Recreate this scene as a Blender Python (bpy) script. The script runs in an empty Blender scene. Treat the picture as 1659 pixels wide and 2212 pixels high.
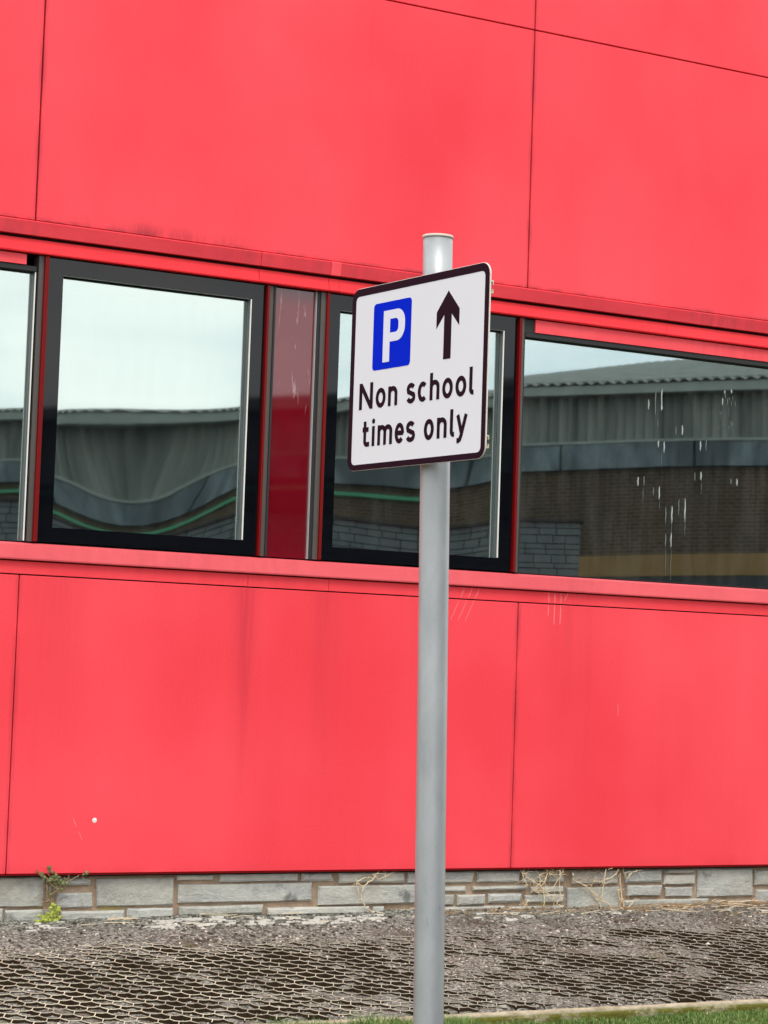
import bpy, math, random
import numpy as np
from mathutils import Vector, Matrix

random.seed(7)
rng = np.random.default_rng(7)
S = bpy.context.scene
COL = S.collection

# ------------------------------------------------------------------ camera, sky, sun, exposure
cam_data = bpy.data.cameras.new("camera")
cam = bpy.data.objects.new("camera", cam_data)
COL.objects.link(cam)
cam_data.sensor_fit = 'HORIZONTAL'
cam_data.sensor_width = 36.0
cam_data.lens = 36.0 * 4919 / 1659
cam_data.clip_start = 0.1
cam_data.clip_end = 1500
right = Vector((0.86803328, -0.49537017, 0.03356511))
up = Vector((-0.06648345, -0.04897219, 0.99658501))
fwd = Vector((0.49203473, 0.86730048, 0.07544341))
M = Matrix((right, up, -fwd)).transposed().to_4x4()
M.translation = Vector((-7.37782, -12.92066, 1.5))
cam.matrix_world = M
S.camera = cam

SUN_EL, SUN_AZ = math.radians(56), math.radians(203)     # azimuth clockwise from +Y
w = bpy.data.worlds.new("World")
S.world = w
w.use_nodes = True
nt = w.node_tree
nt.nodes.clear()
sky = nt.nodes.new('ShaderNodeTexSky')
sky.sky_type = 'NISHITA'
sky.sun_disc = False
sky.sun_elevation = SUN_EL
sky.sun_rotation = SUN_AZ
tc = nt.nodes.new('ShaderNodeTexCoord')
mp = nt.nodes.new('ShaderNodeMapping')
mp.inputs['Scale'].default_value = (1.0, 1.0, 2.6)
n1 = nt.nodes.new('ShaderNodeTexNoise')
n1.inputs['Scale'].default_value = 4.6
n1.inputs['Detail'].default_value = 6
n1.inputs['Roughness'].default_value = 0.5
cr = nt.nodes.new('ShaderNodeValToRGB')
cr.color_ramp.elements[0].position = 0.36
cr.color_ramp.elements[0].color = (12.6, 14.0, 15.0, 1)
cr.color_ramp.elements[1].position = 0.66
cr.color_ramp.elements[1].color = (22.0, 21.2, 20.2, 1)
mx = nt.nodes.new('ShaderNodeMix')
mx.data_type = 'RGBA'
mx.inputs[0].default_value = 0.92
bg = nt.nodes.new('ShaderNodeBackground')
bg.inputs['Strength'].default_value = 0.093
wo = nt.nodes.new('ShaderNodeOutputWorld')
L = nt.links.new
L(tc.outputs['Generated'], mp.inputs[0]); L(mp.outputs[0], n1.inputs['Vector'])
L(n1.outputs['Fac'], cr.inputs[0]); L(sky.outputs[0], mx.inputs[6]); L(cr.outputs[0], mx.inputs[7])
L(mx.outputs[2], bg.inputs['Color']); L(bg.outputs[0], wo.inputs[0])

sd = bpy.data.lights.new("sun", 'SUN')
sd.energy = 1.45
sd.angle = math.radians(20)
sd.color = (1.0, 0.97, 0.93)
so = bpy.data.objects.new("sun", sd)
COL.objects.link(so)
sdir = Vector((math.sin(SUN_AZ) * math.cos(SUN_EL), math.cos(SUN_AZ) * math.cos(SUN_EL), math.sin(SUN_EL)))
so.rotation_euler = sdir.to_track_quat('Z', 'Y').to_euler()
so.location = sdir * 30

S.view_settings.view_transform = 'Standard'
S.view_settings.look = 'None'
S.view_settings.exposure = 0.14
S.view_settings.gamma = 1.0
S.view_settings.use_curve_mapping = False
S.render.engine = 'CYCLES'
S.cycles.use_denoising = True
S.cycles.max_bounces = 8

# ------------------------------------------------------------------ materials
class N:
    """Small node builder."""
    def __init__(self, name):
        self.m = bpy.data.materials.new(name)
        self.m.use_nodes = True
        self.t = self.m.node_tree
        self.b = self.t.nodes['Principled BSDF']
        self.out = self.t.nodes['Material Output']
        self.tc = self.t.nodes.new('ShaderNodeTexCoord')
    def node(self, typ, **kw):
        n = self.t.nodes.new(typ)
        for k, v in kw.items():
            setattr(n, k, v)
        return n
    def link(self, a, b):
        self.t.links.new(a, b)
    def put(self, sock, v):
        if isinstance(v, bpy.types.NodeSocket):
            self.link(v, sock)
        elif isinstance(v, (tuple, list)) and len(v) == 3 and sock.type == 'RGBA':
            sock.default_value = (*v, 1)
        else:
            sock.default_value = v
    def vec(self, scale=(1, 1, 1), loc=(0, 0, 0), rot=(0, 0, 0)):
        m = self.node('ShaderNodeMapping')
        m.inputs['Scale'].default_value = scale
        m.inputs['Location'].default_value = loc
        m.inputs['Rotation'].default_value = rot
        self.link(self.tc.outputs['Object'], m.inputs[0])
        return m.outputs[0]
    def noise(self, scale=5, detail=4, rough=0.5, vec=None, dist=0):
        n = self.node('ShaderNodeTexNoise')
        n.inputs['Scale'].default_value = scale
        n.inputs['Detail'].default_value = detail
        n.inputs['Roughness'].default_value = rough
        n.inputs['Distortion'].default_value = dist
        self.link(vec or self.tc.outputs['Object'], n.inputs['Vector'])
        return n.outputs['Fac']
    def ramp(self, fac, a, b, ca=(0, 0, 0), cb=(1, 1, 1), mid=None):
        r = self.node('ShaderNodeValToRGB')
        r.color_ramp.elements[0].position = a
        r.color_ramp.elements[1].position = b
        r.color_ramp.elements[0].color = (*ca, 1)
        r.color_ramp.elements[1].color = (*cb, 1)
        if mid:
            e = r.color_ramp.elements.new(mid[0]); e.color = (*mid[1], 1)
        self.link(fac, r.inputs[0])
        return r.outputs[0]
    def mix(self, fac, a, b, mode='MIX'):
        n = self.node('ShaderNodeMix', data_type='RGBA', blend_type=mode)
        self.put(n.inputs[0], fac); self.put(n.inputs[6], a); self.put(n.inputs[7], b)
        return n.outputs[2]
    def math(self, op, a, b=0.0, c=None, clamp=False):
        n = self.node('ShaderNodeMath', operation=op, use_clamp=clamp)
        self.put(n.inputs[0], a); self.put(n.inputs[1], b)
        if c is not None: self.put(n.inputs[2], c)
        return n.outputs[0]
    def sep(self):
        n = self.node('ShaderNodeSeparateXYZ')
        self.link(self.tc.outputs['Object'], n.inputs[0])
        return n.outputs
    def rng(self, v, a, b, c=0.0, d=1.0):
        n = self.node('ShaderNodeMapRange', interpolation_type='SMOOTHSTEP')
        self.put(n.inputs[0], v)
        for i, q in enumerate((a, b, c, d)): n.inputs[i + 1].default_value = q
        return n.outputs[0]
    def bump(self, h, strength=0.3, dist=0.01):
        n = self.node('ShaderNodeBump')
        n.inputs['Strength'].default_value = strength
        n.inputs['Distance'].default_value = dist
        self.link(h, n.inputs['Height'])
        self.link(n.outputs[0], self.b.inputs['Normal'])
    def done(self, col, rough=0.5, spec=None, metal=None):
        self.put(self.b.inputs['Base Color'], col)
        self.put(self.b.inputs['Roughness'], rough)
        if spec is not None: self.put(self.b.inputs['Specular IOR Level'], spec)
        if metal is not None: self.put(self.b.inputs['Metallic'], metal)
        return self.m

def simple(name, col, rough=0.5, spec=None, metal=None, var=0.12, scale=20):
    n = N(name)
    f = n.noise(scale, 5)
    c = n.mix(f, tuple(v * (1 - var) for v in col), tuple(min(1, v * (1 + var)) for v in col))
    return n.done(c, rough, spec, metal)

RED = (0.93, 0.068, 0.100)
def cladding_mat():
    n = N('red_coated_panel')
    x, y, z = n.sep()
    cloud = n.noise(0.55, 3, 0.55, n.vec((1, 1, 0.8), (3.1, 0, 1.7)))
    fine = n.noise(85, 3, 0.8)
    mott = n.noise(26, 4, 0.6)
    streak = n.noise(3.2, 4, 0.6, n.vec((1, 1, 0.09), (1.3, 0, 0)))
    streak2 = n.noise(16, 3, 0.6, n.vec((1, 1, 0.05), (4.3, 0, 2)))
    c = n.mix(n.ramp(cloud, 0.33, 0.68), (0.85, 0.046, 0.064), (0.97, 0.086, 0.114))
    c = n.mix(n.math('MULTIPLY', n.ramp(streak, 0.48, 0.80), 0.20), c, (0.72, 0.032, 0.048))
    c = n.mix(n.math('MULTIPLY', n.ramp(streak2, 0.55, 0.8), 0.07), c, (0.70, 0.035, 0.055))
    c = n.mix(n.math('MULTIPLY', n.ramp(mott, 0.35, 0.7), 0.10), c, (0.80, 0.05, 0.07))
    c = n.mix(n.math('MULTIPLY', n.ramp(fine, 0.42, 0.60), 0.16), c, (0.98, 0.14, 0.16))
    # grime gathering above the flashing, in two broad patches, ragged
    g = n.math('MULTIPLY', n.rng(z, 4.34, 4.225), n.rng(z, 4.20, 4.235))
    px = n.math('MULTIPLY', n.rng(x, -2.54, -1.9), n.rng(x, -0.9, -1.6))
    px = n.math('ADD', px, 0.12)
    gn = n.ramp(n.noise(7, 6, 0.65, n.vec((1, 1, 0.25), (0.3, 0, 0))), 0.38, 0.66)
    g = n.math('MULTIPLY', n.math('MULTIPLY', g, px), gn)
    c = n.mix(n.math('MULTIPLY', g, 0.75, clamp=True), c, (0.36, 0.035, 0.045))
    e = n.math('MULTIPLY', n.rng(z, 4.262, 4.236), n.rng(z, 4.20, 4.232))
    e = n.math('MULTIPLY', e, n.ramp(n.noise(5, 6, 0.7, n.vec((1, 1, 3), (9, 0, 0))), 0.42, 0.6))
    c = n.mix(n.math('MULTIPLY', e, 0.7), c, (0.33, 0.05, 0.06))
    e = n.math('MULTIPLY', n.rng(z, 0.40, 0.30), n.ramp(n.noise(3, 5, 0.6), 0.35, 0.65))
    c = n.mix(n.math('MULTIPLY', e, 0.28), c, (0.60, 0.03, 0.045))
    fr = n.math('FRACT', n.math('ADD', n.math('DIVIDE', n.math('ADD', x, 2.54 + 3.56 * 8), 3.56), 0.5))
    jd = n.math('MULTIPLY', n.math('ABSOLUTE', n.math('SUBTRACT', fr, 0.5)), 3.56)
    jf = n.math('MULTIPLY', n.rng(jd, 0.035, 0.004), n.ramp(n.noise(4, 5, 0.6, n.vec((1, 1, 0.5), (2, 0, 1))), 0.36, 0.62))
    c = n.mix(n.math('MULTIPLY', jf, 0.55), c, (0.40, 0.03, 0.045))
    # faint run-off under the sill joints
    for cx_, wd, st in ((-1.02, 0.15, 0.42), (-0.46, 0.17, 0.26), (-2.30, 0.25, 0.14), (1.5, .3, .14), (0.3, .2, .12)):
        d = n.math('ABSOLUTE', n.math('SUBTRACT', x, cx_))
        f = n.math('MULTIPLY', n.rng(d, wd, 0.0), n.math('MULTIPLY', n.rng(z, 0.45, 2.08), n.rng(z, 2.2, 2.08)))
        f = n.math('MULTIPLY', n.math('MULTIPLY', f, st), n.math('ADD', 0.35, n.ramp(streak2, 0.35, 0.65)))
        c = n.mix(f, c, (0.50, 0.03, 0.05))
    n.bump(n.math('ADD', n.noise(420, 2, 0.5), n.math('MULTIPLY', n.noise(1.1, 2), 8)), 0.06, 0.004)
    return n.done(c, n.mix(mott, (0.45,) * 3, (0.58,) * 3), 0.12)

def flash_mat(name, a, b, dirt, dirt_amt, rough=0.42):
    n = N(name)
    cl = n.noise(1.4, 4, 0.6, n.vec((1, 1, 3)))
    fi = n.noise(90, 3, 0.6)
    st = n.noise(11, 5, 0.65, n.vec((1, 1, 0.22)))
    blot = n.noise(1.05, 2, 0.5, n.vec((1, 1, 1), (5.3, 0, 0)))
    c = n.mix(n.ramp(cl, 0.3, 0.7), a, b)
    f = n.math('MULTIPLY', n.ramp(st, 0.42, 0.72), n.math('MULTIPLY', n.ramp(blot, 0.36, 0.62), dirt_amt))
    c = n.mix(f, c, dirt)
    c = n.mix(n.math('MULTIPLY', fi, 0.12), c, (1.0, 0.2, 0.22))
    n.bump(n.math('ADD', n.noise(300, 2), n.math('MULTIPLY', n.noise(2.3, 2), 10)), 0.10, 0.004)
    return n.done(c, rough, 0.15)

M_CLAD = cladding_mat()
M_HEADC = flash_mat('red_dirty_flashing', (0.60, 0.030, 0.045), (0.78, 0.050, 0.068), (0.30, 0.030, 0.038), 0.85)
M_HEADD = flash_mat('red_clean_flashing', (0.80, 0.016, 0.026), (0.90, 0.030, 0.042), (0.55, 0.02, 0.03), 0.4, 0.3)
M_HEADD2 = flash_mat('red_mid_flashing', (0.88, 0.060, 0.080), (0.95, 0.10, 0.12), (0.6, 0.04, 0.05), 0.4, 0.35)
M_SILL = flash_mat('faded_pink_red_sill', (0.64, 0.082, 0.098), (0.72, 0.105, 0.120), (0.42, 0.05, 0.06), 0.45, 0.6)
M_SILLB = flash_mat('red_sill_apron', (0.86, 0.042, 0.058), (0.92, 0.062, 0.082), (0.60, 0.03, 0.045), 0.4, 0.45)
M_DARKRED = simple('deep_red_channel', (0.17, 0.0006, 0.001), 0.4, 0.2)
M_JOINT = simple('dark_joint_void', (0.035, 0.006, 0.008), 0.8)
M_GASKET = simple('black_gasket', (0.012, 0.012, 0.013), 0.6)
M_MULL = simple('dark_grey_mullion', (0.050, 0.047, 0.046), 0.35, 0.5)
M_MULL2 = simple('bronze_mullion', (0.085, 0.070, 0.062), 0.4, 0.5)
M_ALU = simple('pale_aluminium_bead', (0.86, 0.86, 0.78), 0.35, 0.5, 0.0, 0.05)
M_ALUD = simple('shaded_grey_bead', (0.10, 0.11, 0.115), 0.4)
M_BEADG = simple('dull_grey_bead', (0.42, 0.42, 0.42), 0.4)
M_TOPB = simple('shaded_head_bead', (0.30, 0.31, 0.31), 0.4)  # shade of the downward-facing aluminium put into a greyer colour
M_FRIT = N('black_glass_border').done((0.0025, 0.003, 0.005), 0.03, 0.38)
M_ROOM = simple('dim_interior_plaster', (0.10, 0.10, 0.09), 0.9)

def glass_mat(name, fac, tint, dirt=0.03):
    n = N(name)
    gl = n.node('ShaderNodeBsdfGlossy'); gl.inputs['Roughness'].default_value = 0.017
    n.put(gl.inputs['Color'], tint)
    tr = n.node('ShaderNodeBsdfTransparent'); n.put(tr.inputs['Color'], (0.55, 0.62, 0.60))
    ms = n.node('ShaderNodeMixShader'); ms.inputs[0].default_value = fac
    n.link(tr.outputs[0], ms.inputs[1]); n.link(gl.outputs[0], ms.inputs[2])
    df = n.node('ShaderNodeBsdfDiffuse'); n.put(df.inputs['Color'], (0.55, 0.57, 0.55))
    ms2 = n.node('ShaderNodeMixShader')
    d = n.ramp(n.noise(9, 5, 0.65, n.vec((1, 1, 0.18))), 0.45, 0.85)
    n.put(ms2.inputs[0], n.math('MULTIPLY', d, dirt))
    n.link(ms.outputs[0], ms2.inputs[1]); n.link(df.outputs[0], ms2.inputs[2])
    b = n.node('ShaderNodeBump'); b.inputs['Strength'].default_value = 0.35; b.inputs['Distance'].default_value = 0.00016
    n.link(n.noise(3.0, 2, 0.5, n.vec((1, 1, 0.8))), b.inputs['Height'])
    n.link(b.outputs[0], gl.inputs['Normal'])
    n.link(ms2.outputs[0], n.out.inputs['Surface'])
    return n.m
M_GLASS = glass_mat('tinted_mirror_glass', 0.47, (0.86, 0.97, 0.94), 0.03)
M_GLASSR = glass_mat('tinted_mirror_glass_dusty', 0.48, (0.86, 0.97, 0.95), 0.045)

def spandrel_mat():
    n = N('deep_red_back_painted_glass')
    x, y, z = n.sep()
    c = n.mix(n.noise(3, 3), (0.120, 0.000, 0.005), (0.17, 0.001, 0.009))
    # dried residue smears in the upper part of the panel
    s1 = n.ramp(n.noise(9, 4, 0.6, n.vec((2.2, 1, 0.35), (1, 0, 0)), 0.8), 0.60, 0.66)
    m = n.math('MULTIPLY', s1, n.rng(z, 3.1, 3.4))
    c = n.mix(n.math('MULTIPLY', m, 0.42), c, (0.66, 0.40, 0.42))
    n.b.inputs['IOR'].default_value = 1.68
    return n.done(c, 0.03, 0.6)
M_SPAN = spandrel_mat()

def stone_mat():
    n = N('grey_slate_stone')
    oi = n.node('ShaderNodeObjectInfo')
    r = oi.outputs['Random']
    base = n.ramp(r, 0.0, 1.0, (0.42, 0.41, 0.355), (0.58, 0.56, 0.485), (0.5, (0.49, 0.49, 0.45)))
    lay = n.noise(5, 6, 0.62, n.vec((1, 1, 1.8)), 0.5)
    sp = n.noise(34, 6, 0.7, n.vec((1, 1, 1.6)))
    c = n.mix(n.ramp(lay, 0.38, 0.62), n.mix(1.0, base, (0.74, 0.76, 0.79), 'MULTIPLY'), base)
    c = n.mix(n.math('MULTIPLY', n.ramp(sp, 0.45, 0.7), 0.55), c, (0.62, 0.60, 0.52))
    c = n.mix(n.math('MULTIPLY', n.ramp(n.noise(5, 4, 0.6, n.vec((1, 1, 1), (7, 0, 3))), 0.62, 0.72), 0.75), c, (0.10, 0.105, 0.105))
    c = n.mix(n.math('MULTIPLY', n.ramp(n.noise(2.6, 4, 0.6, n.vec((1, 1, 1), (2, 0, 9))), 0.52, 0.72), 0.35), c, (0.36, 0.25, 0.15))
    n.bump(n.math('ADD', sp, n.math('MULTIPLY', lay, 2)), 0.6, 0.014)
    return n.done(c, 0.85, 0.25)
M_STONE = stone_mat()
def mortar_mat():
    n = N('brown_mortar')
    a = n.noise(7, 6, 0.7)
    c = n.mix(n.ramp(a, 0.35, 0.65), (0.30, 0.20, 0.14), (0.46, 0.35, 0.25))
    c = n.mix(n.math('MULTIPLY', n.ramp(n.noise(3, 3, 0.5, n.vec((1, 1, 1), (1, 5, 2))), 0.6, 0.72), 0.6), c, (0.42, 0.36, 0.10))
    n.bump(n.noise(80, 5, 0.7), 0.6, 0.01)
    return n.done(c, 0.95, 0.1)
M_MORTAR = mortar_mat()

def galv_mat():
    n = N('galvanised_steel')
    a = n.noise(16, 5, 0.6, n.vec((1, 1, 0.35)))
    b = n.noise(110, 3, 0.6)
    c = n.mix(n.ramp(a, 0.3, 0.7), (0.34, 0.355, 0.365), (0.44, 0.455, 0.46))
    c = n.mix(n.math('MULTIPLY', n.ramp(b, 0.35, 0.7), 0.2), c, (0.46, 0.475, 0.48))
    sc = n.ramp(n.noise(26, 3, 0.5, n.vec((2.0, 2.0, 0.4), (3, 1, 0))), 0.74, 0.80)
    c = n.mix(n.math('MULTIPLY', sc, 0.6), c, (0.15, 0.16, 0.17))
    n.bump(b, 0.12, 0.002)
    return n.done(c, n.mix(a, (0.38,) * 3, (0.50,) * 3), 0.4, 0.5)
M_GALV = galv_mat()
M_CAP = simple('pale_cream_cap', (0.62, 0.55, 0.47), 0.6)
M_WHITE = simple('white_reflective_sheet', (0.725, 0.712, 0.745), 0.45, 0.06, None, 0.02, 300)
M_PLATE = simple('aluminium_plate_edge', (0.82, 0.76, 0.66), 0.4, 0.5, 0.3)
M_BLACK = simple('black_print', (0.016, 0.003, 0.010), 0.5, 0.05, None, 0.1)
M_BLUE = simple('blue_print', (0.0002, 0.018, 0.56), 0.55, 0.02, None, 0.04)
M_PWHITE = simple('white_print', (0.72, 0.71, 0.80), 0.45, 0.06, None, 0.02)
M_BRASS = simple('pale_rail_metal', (0.70, 0.66, 0.48), 0.35, 0.5, 0.4)

def gravel_mat():
    n = N('grey_brown_gravel')
    v = n.node('ShaderNodeTexVoronoi'); v.inputs['Scale'].default_value = 70
    n.link(n.tc.outputs['Object'], v.inputs['Vector'])
    v2 = n.node('ShaderNodeTexVoronoi'); v2.inputs['Scale'].default_value = 160
    n.link(n.tc.outputs['Object'], v2.inputs['Vector'])
    hs = n.node('ShaderNodeSeparateXYZ'); n.link(v.outputs['Color'], hs.inputs[0])
    c = n.ramp(hs.outputs[0], 0.0, 1.0, (0.036, 0.028, 0.019), (0.56, 0.54, 0.47), (0.5, (0.205, 0.200, 0.168)))
    big = n.ramp(n.noise(1.3, 5, 0.6), 0.40, 0.62)
    c = n.mix(n.math('MULTIPLY', big, 0.4), c, (0.30, 0.30, 0.265))
    c = n.mix(n.math('MULTIPLY', n.ramp(n.noise(2.2, 5, 0.65, n.vec((1, 1, 1), (4, 9, 0))), 0.52, 0.66), 0.65), c, (0.085, 0.05, 0.025))
    c = n.mix(n.math('MULTIPLY', n.ramp(n.noise(3.1, 4, 0.6, n.vec((1, 1, 1), (8, 2, 0))), 0.62, 0.72), 0.55), c, (0.16, 0.15, 0.04))
    n.bump(n.math('ADD', v.outputs['Distance'], v2.outputs['Distance']), 0.9, 0.012)
    return n.done(c, 0.9, 0.2)
M_GRAVEL = gravel_mat()
def pebble_mat():
    n = N('loose_gravel_stones')
    a = n.node('ShaderNodeAttribute', attribute_name='tone')
    c = n.ramp(a.outputs['Fac'], 0.0, 1.0, (0.034, 0.025, 0.017), (0.78, 0.71, 0.62), (0.66, (0.275, 0.265, 0.225)))
    return n.done(c, 0.85, 0.25)
M_PEBBLE = pebble_mat()
def grid_mat(name, a, b, dirt, amt, fx=None):
    n = N(name)
    c = n.mix(n.noise(11, 4), a, b)
    x, y, z = n.sep()
    g = n.rng(x, -2.4, 0.6)                     # the grid is greyer and dirtier towards one end
    c = n.mix(n.math('MULTIPLY', g, 0.75), c, (0.25, 0.225, 0.19))
    c = n.mix(n.math('MULTIPLY', n.ramp(n.noise(3.5, 4, 0.6), 0.45, 0.6), amt), c, dirt)
    return n.done(c, 0.8, 0.2)
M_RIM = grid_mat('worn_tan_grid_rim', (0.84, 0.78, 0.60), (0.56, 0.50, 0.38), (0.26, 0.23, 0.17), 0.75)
M_CELL = simple('dark_brown_grid_wall', (0.032, 0.020, 0.011), 0.9, 0.1, None, 0.6, 12)  # cell walls dark brown below the tan rim
def kerb_mat():
    n = N('concrete_edging')
    x, y, z = n.sep()
    a = n.noise(12, 6, 0.7)
    c = n.mix(n.ramp(a, 0.35, 0.65), (0.30, 0.25, 0.16), (0.56, 0.49, 0.36))
    geo = n.node('ShaderNodeNewGeometry'); gs = n.node('ShaderNodeSeparateXYZ'); n.link(geo.outputs['Normal'], gs.inputs[0])
    moss = n.math('MULTIPLY', n.rng(z, -0.279, -0.297), n.ramp(n.noise(6, 5, 0.7, n.vec((1, 1, 2))), 0.30, 0.50))
    c = n.mix(moss, c, n.mix(n.noise(25, 4), (0.060, 0.055, 0.010), (0.19, 0.18, 0.025)))
    n.bump(n.noise(60, 6, 0.7), 0.8, 0.012)
    return n.done(c, 0.9, 0.2)
M_KERB = kerb_mat()
def grass_mat(name='grass_blade'):
    n = N(name)
    a = n.node('ShaderNodeAttribute', attribute_name='tone')
    c = n.ramp(a.outputs['Fac'], 0.0, 1.0, (0.060, 0.120, 0.020), (0.58, 0.48, 0.26), (0.82, (0.19, 0.31, 0.08)))
    return n.done(c, 0.6, 0.3)
M_GRASS = grass_mat()
def soil_mat():
    n = N('grass_soil')
    c = n.mix(n.ramp(n.noise(1.2, 6, 0.7), 0.35, 0.65), (0.040, 0.062, 0.014), (0.085, 0.11, 0.025))
    n.bump(n.noise(30, 6, 0.7), 0.8, 0.03)
    return n.done(c, 0.95, 0.1)
M_SOIL = soil_mat()
M_TARMAC = simple('tarmac', (0.055, 0.055, 0.057), 0.9, 0.3, None, 0.3, 90)
M_TWIG = simple('dry_straw_stem', (0.72, 0.57, 0.38), 0.75, 0.2, None, 0.25, 30)
M_TWIGB = simple('brown_dead_stem', (0.30, 0.19, 0.10), 0.8, 0.2, None, 0.35, 30)
M_WEEDSTEM = simple('weed_stem', (0.26, 0.20, 0.11), 0.8, 0.2, None, 0.35, 40)
M_LEAF = simple('dull_green_leaf', (0.17, 0.19, 0.075), 0.6, 0.3, None, 0.45, 60)
M_LEAFY = simple('lime_green_leaf', (0.36, 0.42, 0.060), 0.5, 0.3, None, 0.35, 60)
M_DROP = simple('dried_white_dropping', (0.42, 0.45, 0.43), 0.8, 0.2, None, 0.15, 80)
M_DROPF = simple('thin_dropping_and_reflection', (0.16, 0.18, 0.175), 0.8, 0.2, None, 0.15, 80)  # also colours the painted reflections of the droppings
M_CHIP = simple('white_chip', (0.80, 0.78, 0.72), 0.8)
M_SCUFF = simple('pale_pink_scuff', (0.95, 0.165, 0.19), 0.6, None, None, 0.15, 80)
M_RUBBLE = simple('pale_mortar_rubble', (0.46, 0.44, 0.39), 0.9, 0.2, None, 0.3, 25)

# ------------------------------------------------------------------ mesh helpers
def empty(name, loc=(0, 0, 0), label=None, cat=None, group=None):
    o = bpy.data.objects.new(name, None)
    o.empty_display_size = 0.2
    COL.objects.link(o); o.location = loc
    tag(o, label, cat, group)
    return o
def tag(o, label=None, cat=None, group=None, kind=None):
    if label: o['label'] = label
    if cat: o['category'] = cat
    if group: o['group'] = group
    if kind: o['kind'] = kind
    return o
def mesh(name, V, F, mat, parent=None, kind=None, smooth=False, mats=None, midx=None, matrix=None):
    """Vertices are world positions; parents here sit unrotated, so the child is offset back."""
    me = bpy.data.meshes.new(name)
    me.from_pydata([tuple(v) for v in V], [], [tuple(f) for f in F])
    for m in (mats or [mat]): me.materials.append(m)
    if midx is not None: me.polygons.foreach_set('material_index', midx)
    if smooth: me.polygons.foreach_set('use_smooth', [True] * len(me.polygons))
    me.update()
    o = bpy.data.objects.new(name, me)
    COL.objects.link(o)
    if parent is not None:
        o.parent = parent
        o.matrix_parent_inverse = parent.matrix_basis.inverted() if parent.parent is None else Matrix.Identity(4)
        if parent.parent is None and parent.type == 'EMPTY':
            # keep world placement
            pass
    if kind: o['kind'] = kind
    return o
class MB:
    def __init__(s): s.v = []; s.f = []; s.m = []
    def box(s, x0, x1, y0, y1, z0, z1, m=0):
        b = len(s.v)
        s.v += [(x0, y0, z0), (x1, y0, z0), (x1, y1, z0), (x0, y1, z0), (x0, y0, z1), (x1, y0, z1), (x1, y1, z1), (x0, y1, z1)]
        s.f += [(b, b+3, b+2, b+1), (b+4, b+5, b+6, b+7), (b, b+1, b+5, b+4), (b+1, b+2, b+6, b+5), (b+2, b+3, b+7, b+6), (b+3, b, b+4, b+7)]
        s.m += [m] * 6
    def prism_x(s, prof, x0, x1, m=0):
        """profile of (y,z) points swept along x"""
        b = len(s.v); k = len(prof)
        s.v += [(x0, y, z) for y, z in prof] + [(x1, y, z) for y, z in prof]
        s.f += [tuple(b + i for i in range(k))[::-1], tuple(b + k + i for i in range(k))]
        for i in range(k):
            j = (i + 1) % k
            s.f.append((b + i, b + j, b + k + j, b + k + i))
        s.m += [m] * (k + 2)
    def tube(s, pts, r0, r1, n=5, m=0):
        pts = [Vector(p) for p in pts]
        b = len(s.v)
        for i, p in enumerate(pts):
            t = (pts[min(i + 1, len(pts) - 1)] - pts[max(i - 1, 0)]).normalized()
            a = t.cross(Vector((0, 1, 0.3))).normalized(); c = t.cross(a)
            r = r0 + (r1 - r0) * i / max(1, len(pts) - 1)
            for k in range(n):
                an = 2 * math.pi * k / n
                s.v.append(tuple(p + a * r * math.cos(an) + c * r * math.sin(an)))
        for i in range(len(pts) - 1):
            for k in range(n):
                k2 = (k + 1) % n
                s.f.append((b + i*n + k, b + i*n + k2, b + (i+1)*n + k2, b + (i+1)*n + k)); s.m.append(m)
        s.f.append(tuple(b + k for k in range(n))[::-1]); s.m.append(m)
        e = b + (len(pts) - 1) * n
        s.f.append(tuple(e + k for k in range(n))); s.m.append(m)
    def build(s, name, mat, parent=None, kind=None, smooth=False, mats=None):
        return mesh(name, s.v, s.f, mat, parent, kind, smooth, mats, s.m if mats else None)
def box(name, mat, parent, x0, x1, y0, y1, z0, z1, bev=0.0, kind=None):
    b = MB(); b.box(x0, x1, y0, y1, z0, z1)
    o = b.build(name, mat, parent, kind)
    if bev:
        md = o.modifiers.new('bevel', 'BEVEL'); md.width = bev; md.segments = 2; md.limit_method = 'NONE'
    return o

# ------------------------------------------------------------------ ground
def sheet(name, x0, x1, y0, y1, z, mat, nx=1, ny=1, zf=None):
    V = []; F = []
    for j in range(ny + 1):
        for i in range(nx + 1):
            x = x0 + (x1 - x0) * i / nx; y = y0 + (y1 - y0) * j / ny
            V.append((x, y, z + (zf(x, y) if zf else 0)))
    for j in range(ny):
        for i in range(nx):
            a = j * (nx + 1) + i
            F.append((a, a + 1, a + nx + 2, a + nx + 1))
    return mesh(name, V, F, mat, smooth=bool(zf))

def vnoise(seed, n=64):
    g = np.random.default_rng(seed).random((n, n))
    def f(x, y):
        xi = math.floor(x); yi = math.floor(y); fx = x - xi; fy = y - yi
        fx = fx * fx * (3 - 2 * fx); fy = fy * fy * (3 - 2 * fy)
        a = g[xi % n, yi % n]; b = g[(xi + 1) % n, yi % n]; c = g[xi % n, (yi + 1) % n]; d = g[(xi + 1) % n, (yi + 1) % n]
        return a + (b - a) * fx + (c - a) * fy + (a - b - c + d) * fx * fy
    return f
vn1, vn2, vn3 = vnoise(1), vnoise(2), vnoise(3)

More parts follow.
